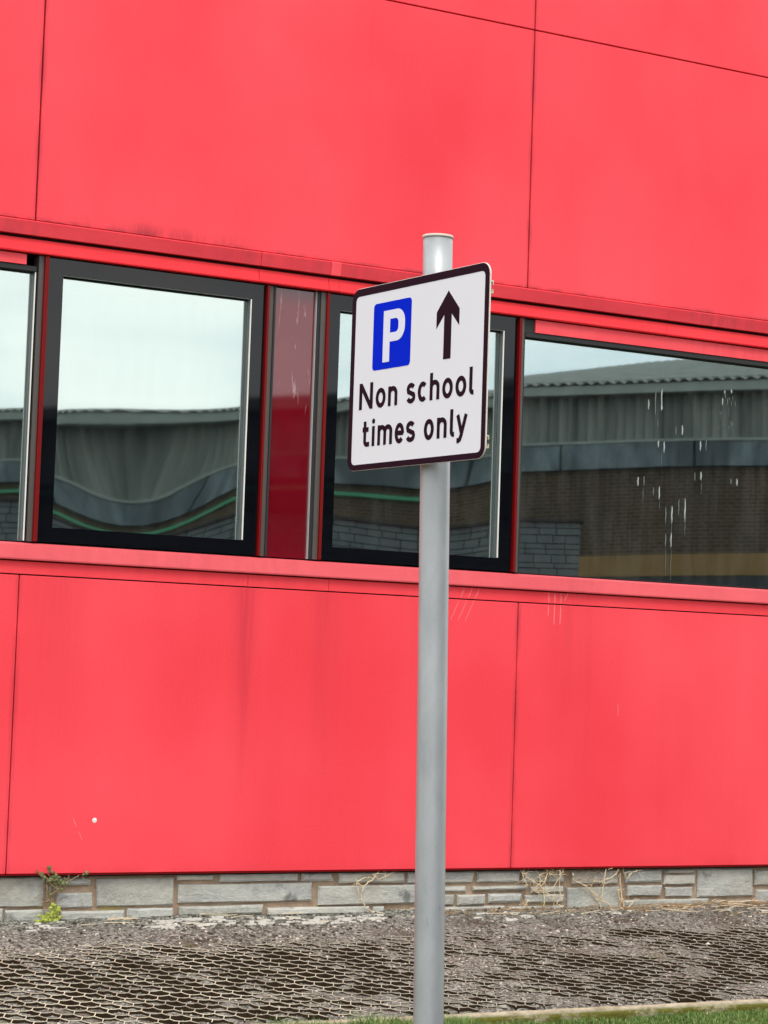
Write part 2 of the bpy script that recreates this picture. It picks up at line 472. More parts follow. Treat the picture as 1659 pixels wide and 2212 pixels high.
tag(sheet('ground', -300, 300, -300, 300, -0.62, M_TARMAC), kind='structure')
tag(sheet('grass_verge', -30, 30, -9.2, -2.305, -0.347, M_SOIL, 120, 30, lambda x, y: 0.02 * vn2(x * 1.5, y * 1.5)), kind='structure')
GX0, GX1, GY0, GY1 = -4.2, 3.9, -2.235, 0.07
SL = 0.12                      # the bed falls away from the wall
def smooth(a, b, x):
    t = max(0, min(1, (x - a) / (b - a))); return t * t * (3 - 2 * t)
def fill(x, y):
    """gravel level against the grid rim (z = 0)"""
    m = 0.62 * vn1(x * 0.9 + 5, y * 1.5) + 0.38 * vn2(x * 3.1, y * 4.3)
    lev = -0.0172 + 0.010 * smooth(0.30, 0.80, m + 0.02 * smooth(-1.5, 2.0, x)) + 0.026 * (vn1(x * 9.3, y * 8.3 + 3) - 0.5)
    lev += 0.007 * vn3(x * 19, y * 19) - 0.003
    lev = lev * (1 - smooth(-0.62, -0.28, y)) + (0.004 + 0.012 * vn3(x * 9, y * 9)) * smooth(-0.62, -0.28, y)
    lev += 0.025 * smooth(-0.22, 0.02, y) * (0.4 + 0.8 * vn1(x * 2.4, 3.3))
    return lev + SL * (y - 0.06)
tag(sheet('gravel_bed', GX0, GX1, GY0, GY1, 0.0, M_GRAVEL, 560, 160, fill), kind='structure')
tag(sheet('gravel_margin_left', -12, GX0, GY0, 0.05, -0.004, M_GRAVEL, 1, 1, lambda x, y: SL * (y - 0.06)), kind='structure')
tag(sheet('gravel_margin_right', GX1, 14, GY0, 0.05, -0.004, M_GRAVEL, 1, 1, lambda x, y: SL * (y - 0.06)), kind='structure')

# plastic honeycomb paver grid half filled with gravel
P = 0.108
a_ = P / math.sqrt(3)
gv = []; gf = []; gm = []
def wall_strip(p, q):
    (x0, y0), (x1, y1) = p, q
    dx, dy = x1 - x0, y1 - y0; l = math.hypot(dx, dy); nx_, ny_ = -dy / l * 0.0021, dx / l * 0.0021
    def top(x, y): return 0.004 + 0.011 * (vn3(x * 3.7, y * 3.7) - 0.5) + 0.005 * (vn2(x * 21, y * 21) - 0.5) - 0.010 * smooth(-0.9, -0.35, y) * vn1(x * 2, y * 3) + SL * (y - 0.06)
    za, zb = top(x0, y0), top(x1, y1)
    mx_, my_ = (x0 + x1) / 2, (y0 + y1) / 2
    zm = (za + zb) / 2 - 0.001 - 0.002 * random.random()
    pts = [(x0, y0, za), (mx_ + nx_ * random.uniform(-1, 1), my_ + ny_ * random.uniform(-1, 1), zm), (x1, y1, zb)]
    b = len(gv)
    for x, y, z in pts:
        for sgn in (-1, 1):
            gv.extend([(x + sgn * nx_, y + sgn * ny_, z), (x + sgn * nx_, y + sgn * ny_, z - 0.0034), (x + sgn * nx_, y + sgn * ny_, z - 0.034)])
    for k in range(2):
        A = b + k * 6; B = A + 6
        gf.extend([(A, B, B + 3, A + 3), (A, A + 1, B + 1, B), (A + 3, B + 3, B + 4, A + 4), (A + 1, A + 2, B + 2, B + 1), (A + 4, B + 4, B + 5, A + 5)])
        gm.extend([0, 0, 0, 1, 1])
rows = int((GY1 - GY0) / P) + 1
cols = int((GX1 - GX0) / (P * math.sqrt(3) / 2)) + 1
for j in range(rows):
    for i in range(cols):
        cx_ = GX0 + i * P * math.sqrt(3) / 2; cy_ = GY0 + 0.05 + j * P + (i % 2) * P / 2
        if cy_ > -0.42 + 0.34 * vn1(cx_ * 1.3, 9): continue
        hx = [(cx_ + a_ * math.cos(t), cy_ + a_ * math.sin(t)) for t in (0, math.pi/3, 2*math.pi/3, math.pi)]
        for k in range(3):
            p, q = hx[k], hx[k + 1]
            def jt(u): return (u[0] + 0.006 * (vn1(u[0] * 9, u[1] * 9) - .5) , u[1] + 0.008 * (vn2(u[0] * 9, u[1] * 9) - .5))
            wall_strip(jt(p), jt(q))
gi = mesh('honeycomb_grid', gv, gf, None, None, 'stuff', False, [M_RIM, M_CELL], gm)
tag(gi, 'tan honeycomb paver grid half filled with gravel in front of the stone plinth', 'paver grid')

# loose stones in and over the grid
def scatter_stones(name, n, region, size, parent=None, tone=None, zoff=0.0, mat=None):
    ico_v = np.array([(0,0,1),(.89,0,.45),(.28,.85,.45),(-.72,.53,.45),(-.72,-.53,.45),(.28,-.85,.45),(.72,.53,-.45),(-.28,.85,-.45),(-.89,0,-.45),(-.28,-.85,-.45),(.72,-.53,-.45),(0,0,-1)])
    ico_f = np.array([(0,1,2),(0,2,3),(0,3,4),(0,4,5),(0,5,1),(1,6,2),(2,7,3),(3,8,4),(4,9,5),(5,10,1),(6,7,2),(7,8,3),(8,9,4),(9,10,5),(10,6,1),(11,7,6),(11,8,7),(11,9,8),(11,10,9),(11,6,10)])
    pts = []
    while len(pts) < n:
        x = random.uniform(*region[0]); y = random.uniform(*region[1])
        pts.append((x, y, fill(x, y) + zoff))
    pts = np.array(pts)
    s = rng.uniform(size[0], size[1], (n, 1, 1)) * rng.uniform(0.6, 1.25, (n, 1, 3)) * np.array([1, 1, 0.7])
    an = rng.uniform(0, 2 * np.pi, n); ca, sa = np.cos(an), np.sin(an)
    v = ico_v[None] * s * rng.uniform(0.75, 1.2, (n, 12, 1))
    vx = v[..., 0] * ca[:, None] - v[..., 1] * sa[:, None]; vy = v[..., 0] * sa[:, None] + v[..., 1] * ca[:, None]
    v = np.stack([vx, vy, v[..., 2]], -1) + pts[:, None]
    f = (ico_f[None] + 12 * np.arange(n)[:, None, None]).reshape(-1, 3)
    me = bpy.data.meshes.new(name); me.from_pydata(v.reshape(-1, 3).tolist(), [], f.tolist())
    t = tone if tone is not None else rng.beta(2.0, 2.4, n)
    at = me.attributes.new('tone', 'FLOAT', 'POINT'); at.data.foreach_set('value', np.repeat(t, 12).astype(np.float32))
    me.materials.append(mat or M_PEBBLE); me.update()
    o = bpy.data.objects.new(name, me); COL.objects.link(o)
    return o
t = np.concatenate([rng.beta(2.2, 2.6, 15850), rng.uniform(0.9, 1.0, 150)])
tag(scatter_stones('loose_gravel', 16000, ((GX0, GX1), (GY0, 0.05)), (0.004, 0.0095), tone=t), 'loose grey and brown gravel lying in and over the honeycomb grid', 'gravel', kind='stuff')
tag(scatter_stones('gravel_rubble', 3600, ((GX0, GX1), (-0.9, 0.05)), (0.007, 0.017), tone=rng.beta(1.0, 1.9, 3600)), 'coarser brown and grey rubble along the foot of the stone plinth', 'gravel', kind='stuff')
def pale_strip():
    mb = MB()
    n = 0
    while n < 210:
        x = random.uniform(-2.7, 0.0) if random.random() < 0.8 else random.uniform(0, 3.6)
        y = random.uniform(-0.10, 0.035) - 0.14 * vn1(x * 1.8, 7)
        z = fill(x, min(y, 0.06)); l = random.uniform(0.012, 0.055); d = random.uniform(0.008, 0.03); h = random.uniform(0.003, 0.009)
        if vn2(x * 2.2, 1.5) < 0.38: n += 1; continue
        mb.prism_x([(y - d, z - 0.01), (y + d, z - 0.01), (y + d * .7, z + h * .8), (y - d * .5, z + h)], x - l, x + l * 0.8)
        n += 1
    return mb.build('mortar_crumbs', M_RUBBLE, None)
tag(pale_strip(), 'pale crumbled mortar lying along the foot of the stone plinth', 'mortar crumbs', kind='stuff')

# concrete edging between gravel and grass: lengths butted end to end
edging = empty('concrete_edging', (-0.5, -2.27, -0.34), 'pale concrete edging with a mossy side between gravel and grass', 'edging')
x = -9.5
while x < 9:
    l = 0.914
    mb = MB()
    n = 14
    for k in range(n):
        xa, xb = x + l * k / n, x + l * (k + 1) / n
        def pr(xx):
            e = 0.006 * (vn1(xx * 13, 2) - .5); h = 0.006 * (vn2(xx * 9, 4) - .5)
            return [(a + 1.665, b - 0.285) for a, b in ((-3.972 + e, -0.15), (-3.968 + e, -0.02 + h), (-3.955 + e, 0.008 + h), (-3.925, 0.015 + h), (-3.903, 0.010), (-3.902, -0.15))]
        A, B = pr(xa), pr(xb - (0.004 if k == n - 1 else 0)); b0 = len(mb.v); q = len(A)
        if k == 0:
            mb.v += [(xa, y, z) for y, z in A]; mb.f.append(tuple(range(b0, b0 + q))[::-1]); mb.m.append(0); prev = b0; b0 += q
        mb.v += [(xb, y, z) for y, z in B]
        for i in range(q):
            j = (i + 1) % q
            mb.f.append((prev + i, prev + j, b0 + j, b0 + i)); mb.m.append(0)
        prev = b0
    mb.f.append(tuple(range(prev, prev + 6))); mb.m.append(0)
    mb.build('edging_length', M_KERB, edging)
    x += l

# grass blades
def blades(name, n, xr, yr, hfun, tonefun, zf):
    x = rng.uniform(*xr, n); y = rng.uniform(*yr, n)
    h = np.array([hfun(a, b) for a, b in zip(x, y)]) * rng.uniform(0.5, 1.3, n)
    z = np.array([zf(a, b) for a, b in zip(x, y)])
    an = rng.uniform(0, 2*np.pi, n); wd = rng.uniform(0.0016, 0.0032, n); le = rng.uniform(0.1, 0.9, n) * h; la = rng.uniform(0, 2*np.pi, n)
    V = np.zeros((n, 5, 3)); ca, sa = np.cos(an) * wd, np.sin(an) * wd; lx, ly = np.cos(la) * le, np.sin(la) * le
    V[:, 0] = np.stack([x - ca, y - sa, z], 1); V[:, 1] = np.stack([x + ca, y + sa, z], 1)
    V[:, 2] = np.stack([x + ca*.8 + lx*.35, y + sa*.8 + ly*.35, z + h*.6], 1); V[:, 3] = np.stack([x - ca*.8 + lx*.35, y - sa*.8 + ly*.35, z + h*.6], 1)
    V[:, 4] = np.stack([x + lx, y + ly, z + h], 1)
    b = 5 * np.arange(n)[:, None]
    F = np.concatenate([b + np.array([[0, 1, 2]]), b + np.array([[0, 2, 3]]), b + np.array([[3, 2, 4]])]).tolist()
    me = bpy.data.meshes.new(name); me.from_pydata(V.reshape(-1, 3).tolist(), [], F)
    t = np.array([tonefun() for _ in range(n)])
    at = me.attributes.new('tone', 'FLOAT', 'POINT'); at.data.foreach_set('value', np.repeat(t, 5).astype(np.float32))
    me.materials.append(M_GRASS); me.update()
    o = bpy.data.objects.new(name, me); COL.objects.link(o); return o
def gh(x, y):
    far = smooth(-2.4, -3.1, y)
    h = 0.012 + 0.016 * vn1(x * 4.2 + 3, y * 3) + 0.030 * far * vn2(x * 3, y * 2)
    h += (0.030 + 0.05 * vn3(x * 4, 1.5)) * smooth(-0.55, -1.0, x)
    return h * (0.5 + 0.9 * vn3(x * 9, y * 5))
def gtone():
    return random.random() * 0.8 if random.random() < 0.93 else random.uniform(0.85, 1.0)
tag(blades('verge_grass', 46000, (-2.6, 1.9), (-3.5, -2.312), gh, gtone, lambda a, b: -0.340 + 0.01 * vn2(a, b)),
    'short green grass on the verge in front of the concrete edging', 'grass', kind='stuff')

# ------------------------------------------------------------------ the red building
B = empty('red_building', (0, 0, 0), 'red panel clad building with a strip of mirrored windows and a low grey stone plinth', 'building')
XL, XR = -9.66, 11.70
joints = [XL + 3.56 * i for i in range(7)]             # ... -2.54, 1.02 ...
def panel(x0, x1, z0, z1, g=0.004):
    o = box('cladding_panel', M_CLAD, B, x0 + g, x1 - g, 0.0, 0.035, z0, z1, 0.003)
    return o
for i in range(6):
    panel(joints[i], joints[i + 1], 0.304, 2.080, 0.0035)
    panel(joints[i], joints[i + 1], 4.232, 6.020, 0.0055)
    panel(joints[i], joints[i + 1], 6.030, 7.810, 0.0055)
# dark backing behind the joints
box('backing_wall', M_JOINT, B, XL, XR, 0.037, 0.30, 0.30, 2.268)
box('backing_wall', M_JOINT, B, XL, XR, 0.037, 0.30, 4.035, 7.80)
box('parapet_capping', M_HEADD, B, XL - 0.03, XR + 0.03, -0.03, 0.36, 7.815, 7.90, 0.004)
# drip edge under the lowest panels
b = MB(); b.prism_x([(-0.004, 0.294), (0.055, 0.294), (0.055, 0.3015), (-0.004, 0.3015)], XL, XR); b.build('drip_edge', M_DARKRED, B)

# flashings over and under the window strip, in lengths
cuts = [XL, -6.1, -3.9, -1.020, -0.515, -0.440, 2.2, 4.1, 7.2, XR]
for k in range(len(cuts) - 1):
    x0, x1 = cuts[k] + 0.0015, cuts[k + 1] - 0.0015
    proud = 0.0 if (k % 2 == 0) else -0.003
    if abs(cuts[k] + 0.515) < 1e-6: proud = -0.006
    b = MB(); b.prism_x([(0.030, 4.229), (-0.012 + proud, 4.225), (-0.024 + proud, 4.216), (-0.017 + proud, 4.135), (0.030, 4.135)], x0, x1)
    b.build('upper_head_flashing', M_HEADC if k not in (4,) else M_HEADD2, B)
    b = MB(); b.prism_x([(0.034, 4.116), (0.012 + proud / 2, 4.116), (-0.008 + proud / 2, 4.038), (-0.006, 4.030), (0.034, 4.028)], x0, x1)
    b.build('lower_head_flashing', M_HEADD, B)
for k, (x0, x1) in enumerate([(XL, -4.7), (-4.7, -1.02), (-1.02, -0.44), (-0.44, 3.9), (3.9, 7.9), (7.9, XR)]):
    x0 += 0.0018; x1 -= 0.0018
    b = MB(); b.prism_x([(0.032, 2.163), (-0.004, 2.163), (-0.004, 2.088), (0.032, 2.088)], x0, x1)
    b.build('sill_apron', M_SILLB, B)
for k, (x0, x1) in enumerate([(XL, -4.2), (-4.2, 3.35), (3.35, XR)]):
    b = MB(); b.prism_x([(0.12, 2.285), (0.030, 2.275), (-0.016, 2.262), (-0.036, 2.180), (-0.034, 2.172), (-0.026, 2.172), (0.034, 2.168), (0.12, 2.168)], x0 + .001, x1 - .001)
    b.build('window_sill', M_SILL, B)

# interior: one dim room behind the glass, walls and roof of the block
box('rear_wall', M_CLAD, B, XL, XR, 9.0, 9.3, 0, 7.81)
box('side_wall', M_CLAD, B, XL, XL + 0.3, 0.31, 8.99, 0, 7.81)
box('side_wall', M_CLAD, B, XR - 0.3, XR, 0.31, 8.99, 0, 7.81)
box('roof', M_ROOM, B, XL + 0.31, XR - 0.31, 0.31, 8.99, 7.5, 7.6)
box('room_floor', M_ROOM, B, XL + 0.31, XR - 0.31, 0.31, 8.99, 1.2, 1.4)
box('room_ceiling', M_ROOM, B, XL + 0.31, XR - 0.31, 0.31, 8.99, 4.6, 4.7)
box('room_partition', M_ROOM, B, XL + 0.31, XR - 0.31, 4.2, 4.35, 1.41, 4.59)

def pane_mesh(name, x0, x1, z0, z1, y, mat, parent, wf=None, n=36):
    """6 mm glass, bowed by wf (metres)."""
    V = []; F = []
    for side, off in ((0, 0.0), (1, 0.006)):
        for j in range(n + 1):
            for i in range(n + 1):
                u, v = i / n, j / n
                X = x0 + (x1 - x0) * u; Z = z0 + (z1 - z0) * v
                V.append((X, y + off + (wf(u, v) if wf else 0), Z))
    q = (n + 1) ** 2
    for j in range(n):
        for i in range(n):
            a = j * (n + 1) + i
            F.append((a, a + 1, a + n + 2, a + n + 1))
            F.append((q + a, q + a + n + 1, q + a + n + 2, q + a + 1))
    nb = len(F)
    ring = [i for i in range(n)] + [n + j * (n + 1) for j in range(n)] + [(n + 1) * n + n - i for i in range(n)] + [(n - j) * (n + 1) for j in range(n)]
    b0 = len(V); m = len(ring)
    V += [V[a] for a in ring] + [V[q + a] for a in ring]
    for k in range(m):
        l = (k + 1) % m
        F.append((b0 + k, b0 + m + k, b0 + m + l, b0 + l))
    o = mesh(name, V, F, mat, parent)
    for k in range(nb): o.data.polygons[k].use_smooth = True
    return o

def reveal(name, parent, x, y0, z0, z1):
    """right-hand glazing bead: a pale lip in front of a dark groove, pale again by the glass"""
    b = MB()
    b.box(x + 0.006, x + 0.012, y0, y0 + 0.009, z0, z1, 0)
    b.box(x + 0.007, x + 0.012, y0 + 0.0092, y0 + 0.030, z0, z1, 1)
    b.box(x + 0.006, x + 0.012, y0 + 0.0302, y0 + 0.049, z0, z1, 1)
    return b.build(name, None, parent, mats=[M_ALU, M_ALUD])

def opening_window(x0, x1, ox0, ox1, oz0, oz1, wf):
    z0, z1 = 2.290, 4.022
    y = 0.040
    # frame: black bordered glass plate with a hole, mitred as four strips of one ring
    o = [(x0, z0), (x1, z0), (x1, z1), (x0, z1)]; i_ = [(ox0, oz0), (ox1 + 0.012, oz0), (ox1 + 0.012, oz1), (ox0, oz1)]
    V = []; F = []
    for yy in (y, y + 0.05):
        V += [(a, yy, c) for a, c in o] + [(a, yy, c) for a, c in i_]
    for k in range(4):
        l = (k + 1) % 4
        F += [(k, l, 4 + l, 4 + k), (8 + k, 12 + k, 12 + l, 8 + l), (k, 8 + k, 8 + l, l), (4 + k, 4 + l, 12 + l, 12 + k)]
    W = mesh('window', V, F, M_FRIT, B)
    reveal('glazing_bead', W, ox1, y + 0.0005, oz0 + 0.003, oz1 - 0.003)
    b = MB(); b.box(ox0 + 0.001, ox1 + 0.003, y + 0.004, y + 0.030, oz1 - 0.004, oz1 - 0.001); b.build('top_bead', M_TOPB, W)
    pane_mesh('pane', ox0 - 0.01, ox1 + 0.008, oz0 - 0.01, oz1 + 0.01, y + 0.051, M_GLASS, W, wf)
    return W
def bowA(u, v):
    s = math.sin(math.pi * min(1, max(0, u)))
    z = v * 1.545
    # slope grows below mid height
    a = 0.0
    zz = z
    z0_, k = 0.22, 0.50
    integ = zz if zz < z0_ else (z0_ + (zz - z0_) - ((zz - z0_) ** 2) / (2 * k) if zz < z0_ + k else z0_ + k / 2)
    return 0.0020 * z + 0.0116 * (s ** 1.1) * integ * (1.08 - 0.2 * u) + 0.0036 * (1 - u) ** 2 * integ
def bowB(u, v):
    s = math.sin(math.pi * min(1, max(0, u * 1.0)))
    z = v * 1.545
    return 0.0022 * z + 0.0022 * s * math.sin(v * math.pi * 0.9) - 0.0012 * math.sin(2 * math.pi * u) * v
opening_window(-2.432, -0.952, -2.330, -1.058, 2.380, 3.926, bowA)
opening_window(-0.494, 0.972, -0.402, 0.858, 2.375, 3.926, bowB)

def fixed_window(x0, x1, mat, z1=3.905, right_bead=False, left_bead=False, streaks=None):
    z0 = 2.285
    b = MB()
    b.box(x0, x1, 0.066, 0.10, z0 - 0.0, z0 + 0.004)
    b.box(x0, x1, 0.030, 0.10, z1, z1 + 0.030)
    W = b.build('window', M_GASKET, B)
    pane_mesh('pane', x0, x1, z0 + 0.005, z1 - 0.001, 0.085, mat, W,
              lambda u, v: 0.0003 * math.sin(u * 9 + 1) * v + 0.0003 * math.sin(v * 5 + u * 2), 40)
    if right_bead: reveal('glazing_bead', W, x1 - 0.012, 0.0365, z0 + 0.004, z1 - 0.002)
    # red reveal band between the glass head and the flashing
    b = MB(); b.box(x0 + (0 if right_bead else 0.075), x1 - (0.07 if right_bead else 0), 0.022, 0.064, z1 + 0.034, 4.022)
    b.build('head_reveal', M_HEADD2, W)
    if not right_bead:
        b = MB(); b.box(x0, x0 + 0.073, 0.034, 0.064, z1 + 0.032, 4.021); b.build('corner_block', M_GASKET, W)
    return W
WL = fixed_window(-5.90, -2.508, M_GLASS, 3.925, right_bead=True)
WR = fixed_window(1.034, 4.55, M_GLASSR, 3.900)
WR2 = fixed_window(4.63, 8.10, M_GLASSR, 3.900)
box('mullion', M_MULL, B, 4.552, 4.628, 0.03, 0.12, 2.287, 4.022)
box('mullion', M_MULL, B, -5.98, -5.902, 0.03, 0.12, 2.287, 4.022)
for xa, xb in ((XL + 0.001, -5.982), (8.102, XR - 0.001)):
    o = box('spandrel_panel', M_CLAD, B, xa, xb, 0.03, 0.12, 2.287, 4.022)

# mullions and red channels between the windows (x0, x1, y0, y1)
def vert(name, mat, x0, x1, y0, y1, bev=0.0):
    return box(name, mat, B, x0, x1, y0, y1, 2.2865, 4.0235, bev)
vert('mullion', M_MULL2, -2.508 + 0.0135, -2.462, 0.030, 0.12)
vert('mullion', M_ALUD, -2.507 + 0.0125, -2.495, 0.026, 0.0299)
vert('red_channel', M_DARKRED, -2.461, -2.434, 0.008, 0.12, 0.003)
vert('red_channel', M_DARKRED, -0.950, -0.934, 0.008, 0.12, 0.003)
vert('mullion', M_MULL2, -0.933, -0.897, 0.030, 0.12)
vert('mullion', M_GASKET, -0.8965, -0.884, 0.022, 0.12)
vert('spandrel_panel', M_SPAN, -0.8835, -0.586, 0.052, 0.12)
vert('spandrel_bead', M_BEADG, -0.5858, -0.5822, 0.030, 0.12)
vert('mullion', M_GASKET, -0.5818, -0.553, 0.034, 0.12)
vert('mullion', M_MULL2, -0.5525, -0.517, 0.026, 0.12)
vert('red_channel', M_DARKRED, -0.5165, -0.496, 0.008, 0.12, 0.003)
vert('red_channel', M_DARKRED, 0.974, 0.994, 0.008, 0.12, 0.003)
vert('mullion', M_MULL2, 0.995, 1.020, 0.026, 0.12)
vert('mullion', M_GASKET, 1.0205, 1.034, 0.034, 0.12)

# droppings on the fixed pane, and their reflections in the inner leaf painted as fainter streaks
DROPS = [(2.096, 2.953, 3.026), (2.044, 2.949, 3.016), (2.179, 2.892, 2.953), (2.231, 2.865, 2.963), (2.292, 2.692, 2.82), (2.346, 2.701, 2.83), (2.405, 2.766, 2.883), (2.461, 2.721, 2.893), (2.296, 2.533, 2.631), (2.344, 2.536, 2.64), (2.541, 3.022, 3.084), (2.596, 3.03, 3.094), (2.867, 3.021, 3.065), (2.922, 3.013, 3.069), (2.364, 3.335, 3.403), (2.421, 3.34, 3.414), (2.178, 3.467, 3.528), (2.238, 3.509, 3.534), (2.201, 3.383, 3.432), (2.213, 3.237, 3.286), (2.264, 3.204, 3.284), (2.634, 3.246, 3.333), (2.585, 3.242, 3.316), (2.12, 3.499, 3.571), (2.178, 3.481, 3.649), (2.232, 3.498, 3.66), (2.775, 3.588, 3.643), (2.82, 3.593, 3.648), (2.793, 3.67, 3.7), (2.854, 3.681, 3.712)]
def blob(mb, x, z0, z1, y, wd, m=0):
    n = 9; b = len(mb.v)
    for k in range(n):
        t = k / (n - 1); z = z1 + (z0 - z1) * t
        hw = wd * (math.sin(math.pi * (t * 0.94 + 0.03)) ** 0.6) * (0.7 + 0.5 * random.random()) * (1.0 - 0.35 * t)
        ox = 0.0015 * math.sin(k * 1.3 + x * 40)
        mb.v += [(x - hw + ox, y + 0.0008, z), (x + ox, y - 0.0006, z), (x + hw + ox, y + 0.0008, z)]
    for k in range(n - 1):
        a = b + 3 * k
        mb.f += [(a, a + 3, a + 4, a + 1), (a + 1, a + 4, a + 5, a + 2)]; mb.m += [m, m]
mb = MB()
for i, (dx_, za, zb) in enumerate(DROPS):
    faint = (i % 2 == 0) if i < 20 else (i % 3 == 0)
    blob(mb, dx_, za, zb, 0.0795, 0.0050 if faint else 0.0062, 1 if faint else 0)
for dx_, za, zb in ((2.347, 2.30, 2.53), (2.30, 2.33, 2.52), (2.60, 2.93, 3.02), (2.09, 2.84, 2.94), (2.235, 2.80, 2.86), (2.463, 2.63, 2.72), (2.345, 2.62, 2.70), (2.243, 3.10, 3.2)):
    blob(mb, dx_, za, zb, 0.0797, 0.0022, 1)
for _ in range(26):
    xx = 2.66 + 0.25 * random.random(); zz = 3.36 + 0.3 * random.random(); blob(mb, xx, zz, zz + 0.02 + 0.02 * random.random(), 0.0797, 0.003, 1)
mb.build('dropping_streaks_and_reflections', None, WR, kind='stuff', mats=[M_DROP, M_DROPF])

# chip and scuffs on the lower panels
mb = MB()
for k in range(10):
    t0 = 2 * math.pi * k / 10; r = 0.0155 * (1 + 0.12 * math.sin(5 * t0))
    mb.v.append((-1.99 + r * math.cos(t0), -0.0012, 0.621 + r * math.sin(t0)))
mb.v.append((-1.99, -0.004, 0.621))
for k in range(10): mb.f.append((k, (k + 1) % 10, 10)); mb.m.append(0)
mb.build('pale_chip', M_CHIP, B)
def scuff(pts, wd, y=-0.0008):
    mb = MB(); n = len(pts)
    for i, (x_, z_) in enumerate(pts):
        hw = wd * (0.4 + 0.6 * math.sin(math.pi * (i + 0.5) / n))
        dx_, dz_ = (pts[min(i+1, n-1)][0] - pts[max(i-1, 0)][0]), (pts[min(i+1, n-1)][1] - pts[max(i-1, 0)][1]); l = math.hypot(dx_, dz_)
        mb.v += [(x_ + dz_ / l * hw, y, z_ - dx_ / l * hw), (x_ - dz_ / l * hw, y, z_ + dx_ / l * hw)]
    for i in range(n - 1): mb.f.append((2*i, 2*i+1, 2*i+3, 2*i+2)); mb.m.append(0)
    mb.build('scuff_mark', M_SCUFF, B)
scuff([(-2.129, 0.632), (-2.12, 0.61), (-2.112, 0.60), (-2.109, 0.580)], 0.0035)
scuff([(-2.092, 0.553), (-2.078, 0.53), (-2.064, 0.499)], 0.0025)
scuff([(1.86, 1.42), (1.865, 1.39), (1.862, 1.34)], 0.003)
for xs, z0 in ((1.262, 2.0), (1.312, 1.945), (1.362, 1.95)):
    scuff([(xs, 2.078), (xs + .001, 2.05), (xs, z0 + .03), (xs - 0.001, z0)], 0.0045)
    scuff([(xs - 0.003, 2.160), (xs, 2.12), (xs, 2.092)], 0.0045, -0.0052)
scuff([(1.415, 2.160), (1.405, 2.14), (1.39, 2.11)], 0.004, -0.0052)
for xs in (0.585, 0.645, 0.70):
    scuff([(xs, 2.158), (xs - 0.015, 2.12), (xs - 0.03, 2.092)], 0.0035, -0.0052)
    scuff([(xs - 0.035, 2.076), (xs - 0.07, 2.00), (xs - 0.10, 1.94)], 0.003)

# ------------------------------------------------------------------ stone plinth
PL = box('stone_plinth', M_MORTAR, B, XL, XR, 0.066, 0.32, -0.25, 0.300)
box('painted_plinth_shadow', M_GASKET, B, XL, XR, 0.040, 0.064, 0.281, 0.2935)  # black strip added as the shade under the panel edge
STONES = [(-2.616, 0.104, -2.263, 0.277), (-2.607, 0.021, -2.525, 0.097), (-2.518, 0.013, -2.189, 0.086), (-2.197, 0.094, -1.955, 0.181), (-2.179, 0.227, -1.965, 0.267), (-2.255, 0.197, -2.190, 0.222), (-1.941, 0.095, -1.418, 0.264), (-2.175, 0.007, -1.744, 0.071), (-1.737, 0.006, -1.41, 0.081), (-1.399, 0.247, -1.144, 0.28), (-0.534, 0.227, -0.299, 0.289), (-1.399, 0.106, -0.453, 0.221), (-1.122, 0.233, -0.559, 0.293), (-0.264, 0.214, 0.229, 0.284), (0.25, 0.207, 0.764, 0.278), (-0.415, 0.077, 0.316, 0.198), (-0.784, 0.019, -0.03, 0.067), (-1.395, 0.028, -0.796, 0.088), (-0.019, 0.01, 0.084, 0.062), (0.107, 0.001, 0.509, 0.038), (0.336, 0.145, 0.713, 0.183), (0.745, 0.151, 1.194, 0.18), (0.338, 0.063, 0.611, 0.129), (0.634, 0.059, 0.855, 0.126), (0.883, 0.068, 1.152, 0.129), (0.526, -0.01, 1.027, 0.05), (1.037, -0.02, 1.494, 0.041), (0.791, 0.204, 1.131, 0.275), (1.139, 0.197, 1.33, 0.276), (1.339, 0.198, 1.495, 0.268), (1.165, 0.066, 1.488, 0.117), (1.21, 0.13, 1.485, 0.17), (1.506, -0.01, 1.947, 0.162), (1.551, 0.184, 1.933, 0.271), (1.987, 0.188, 2.311, 0.272), (2.012, 0.095, 2.313, 0.167), (1.994, -0.011, 2.734, 0.069), (2.325, 0.169, 2.598, 0.236), (2.338, 0.087, 2.59, 0.151), (2.621, 0.076, 3.125, 0.274), (2.747, -0.008, 2.873, 0.052), (2.882, -0.011, 3.119, 0.051), (3.135, 0.152, 3.424, 0.26), (3.139, -0.029, 3.429, 0.121), (2.32, 0.247, 2.6, 0.273)]
r2 = random.Random(3)
def courses(xa, xb):
    z = -0.02
    for h in (0.075, 0.115, 0.07):
        x = xa
        while x < xb - 0.05:
            l = min(r2.uniform(0.18, 0.6), xb - x)
            if xb - x - l < 0.1: l = xb - x
            STONES.append((x, z, x + l - 0.014, z + h)); x += l
        z += h + 0.014
courses(-5.2, -2.63); courses(3.445, 5.6)
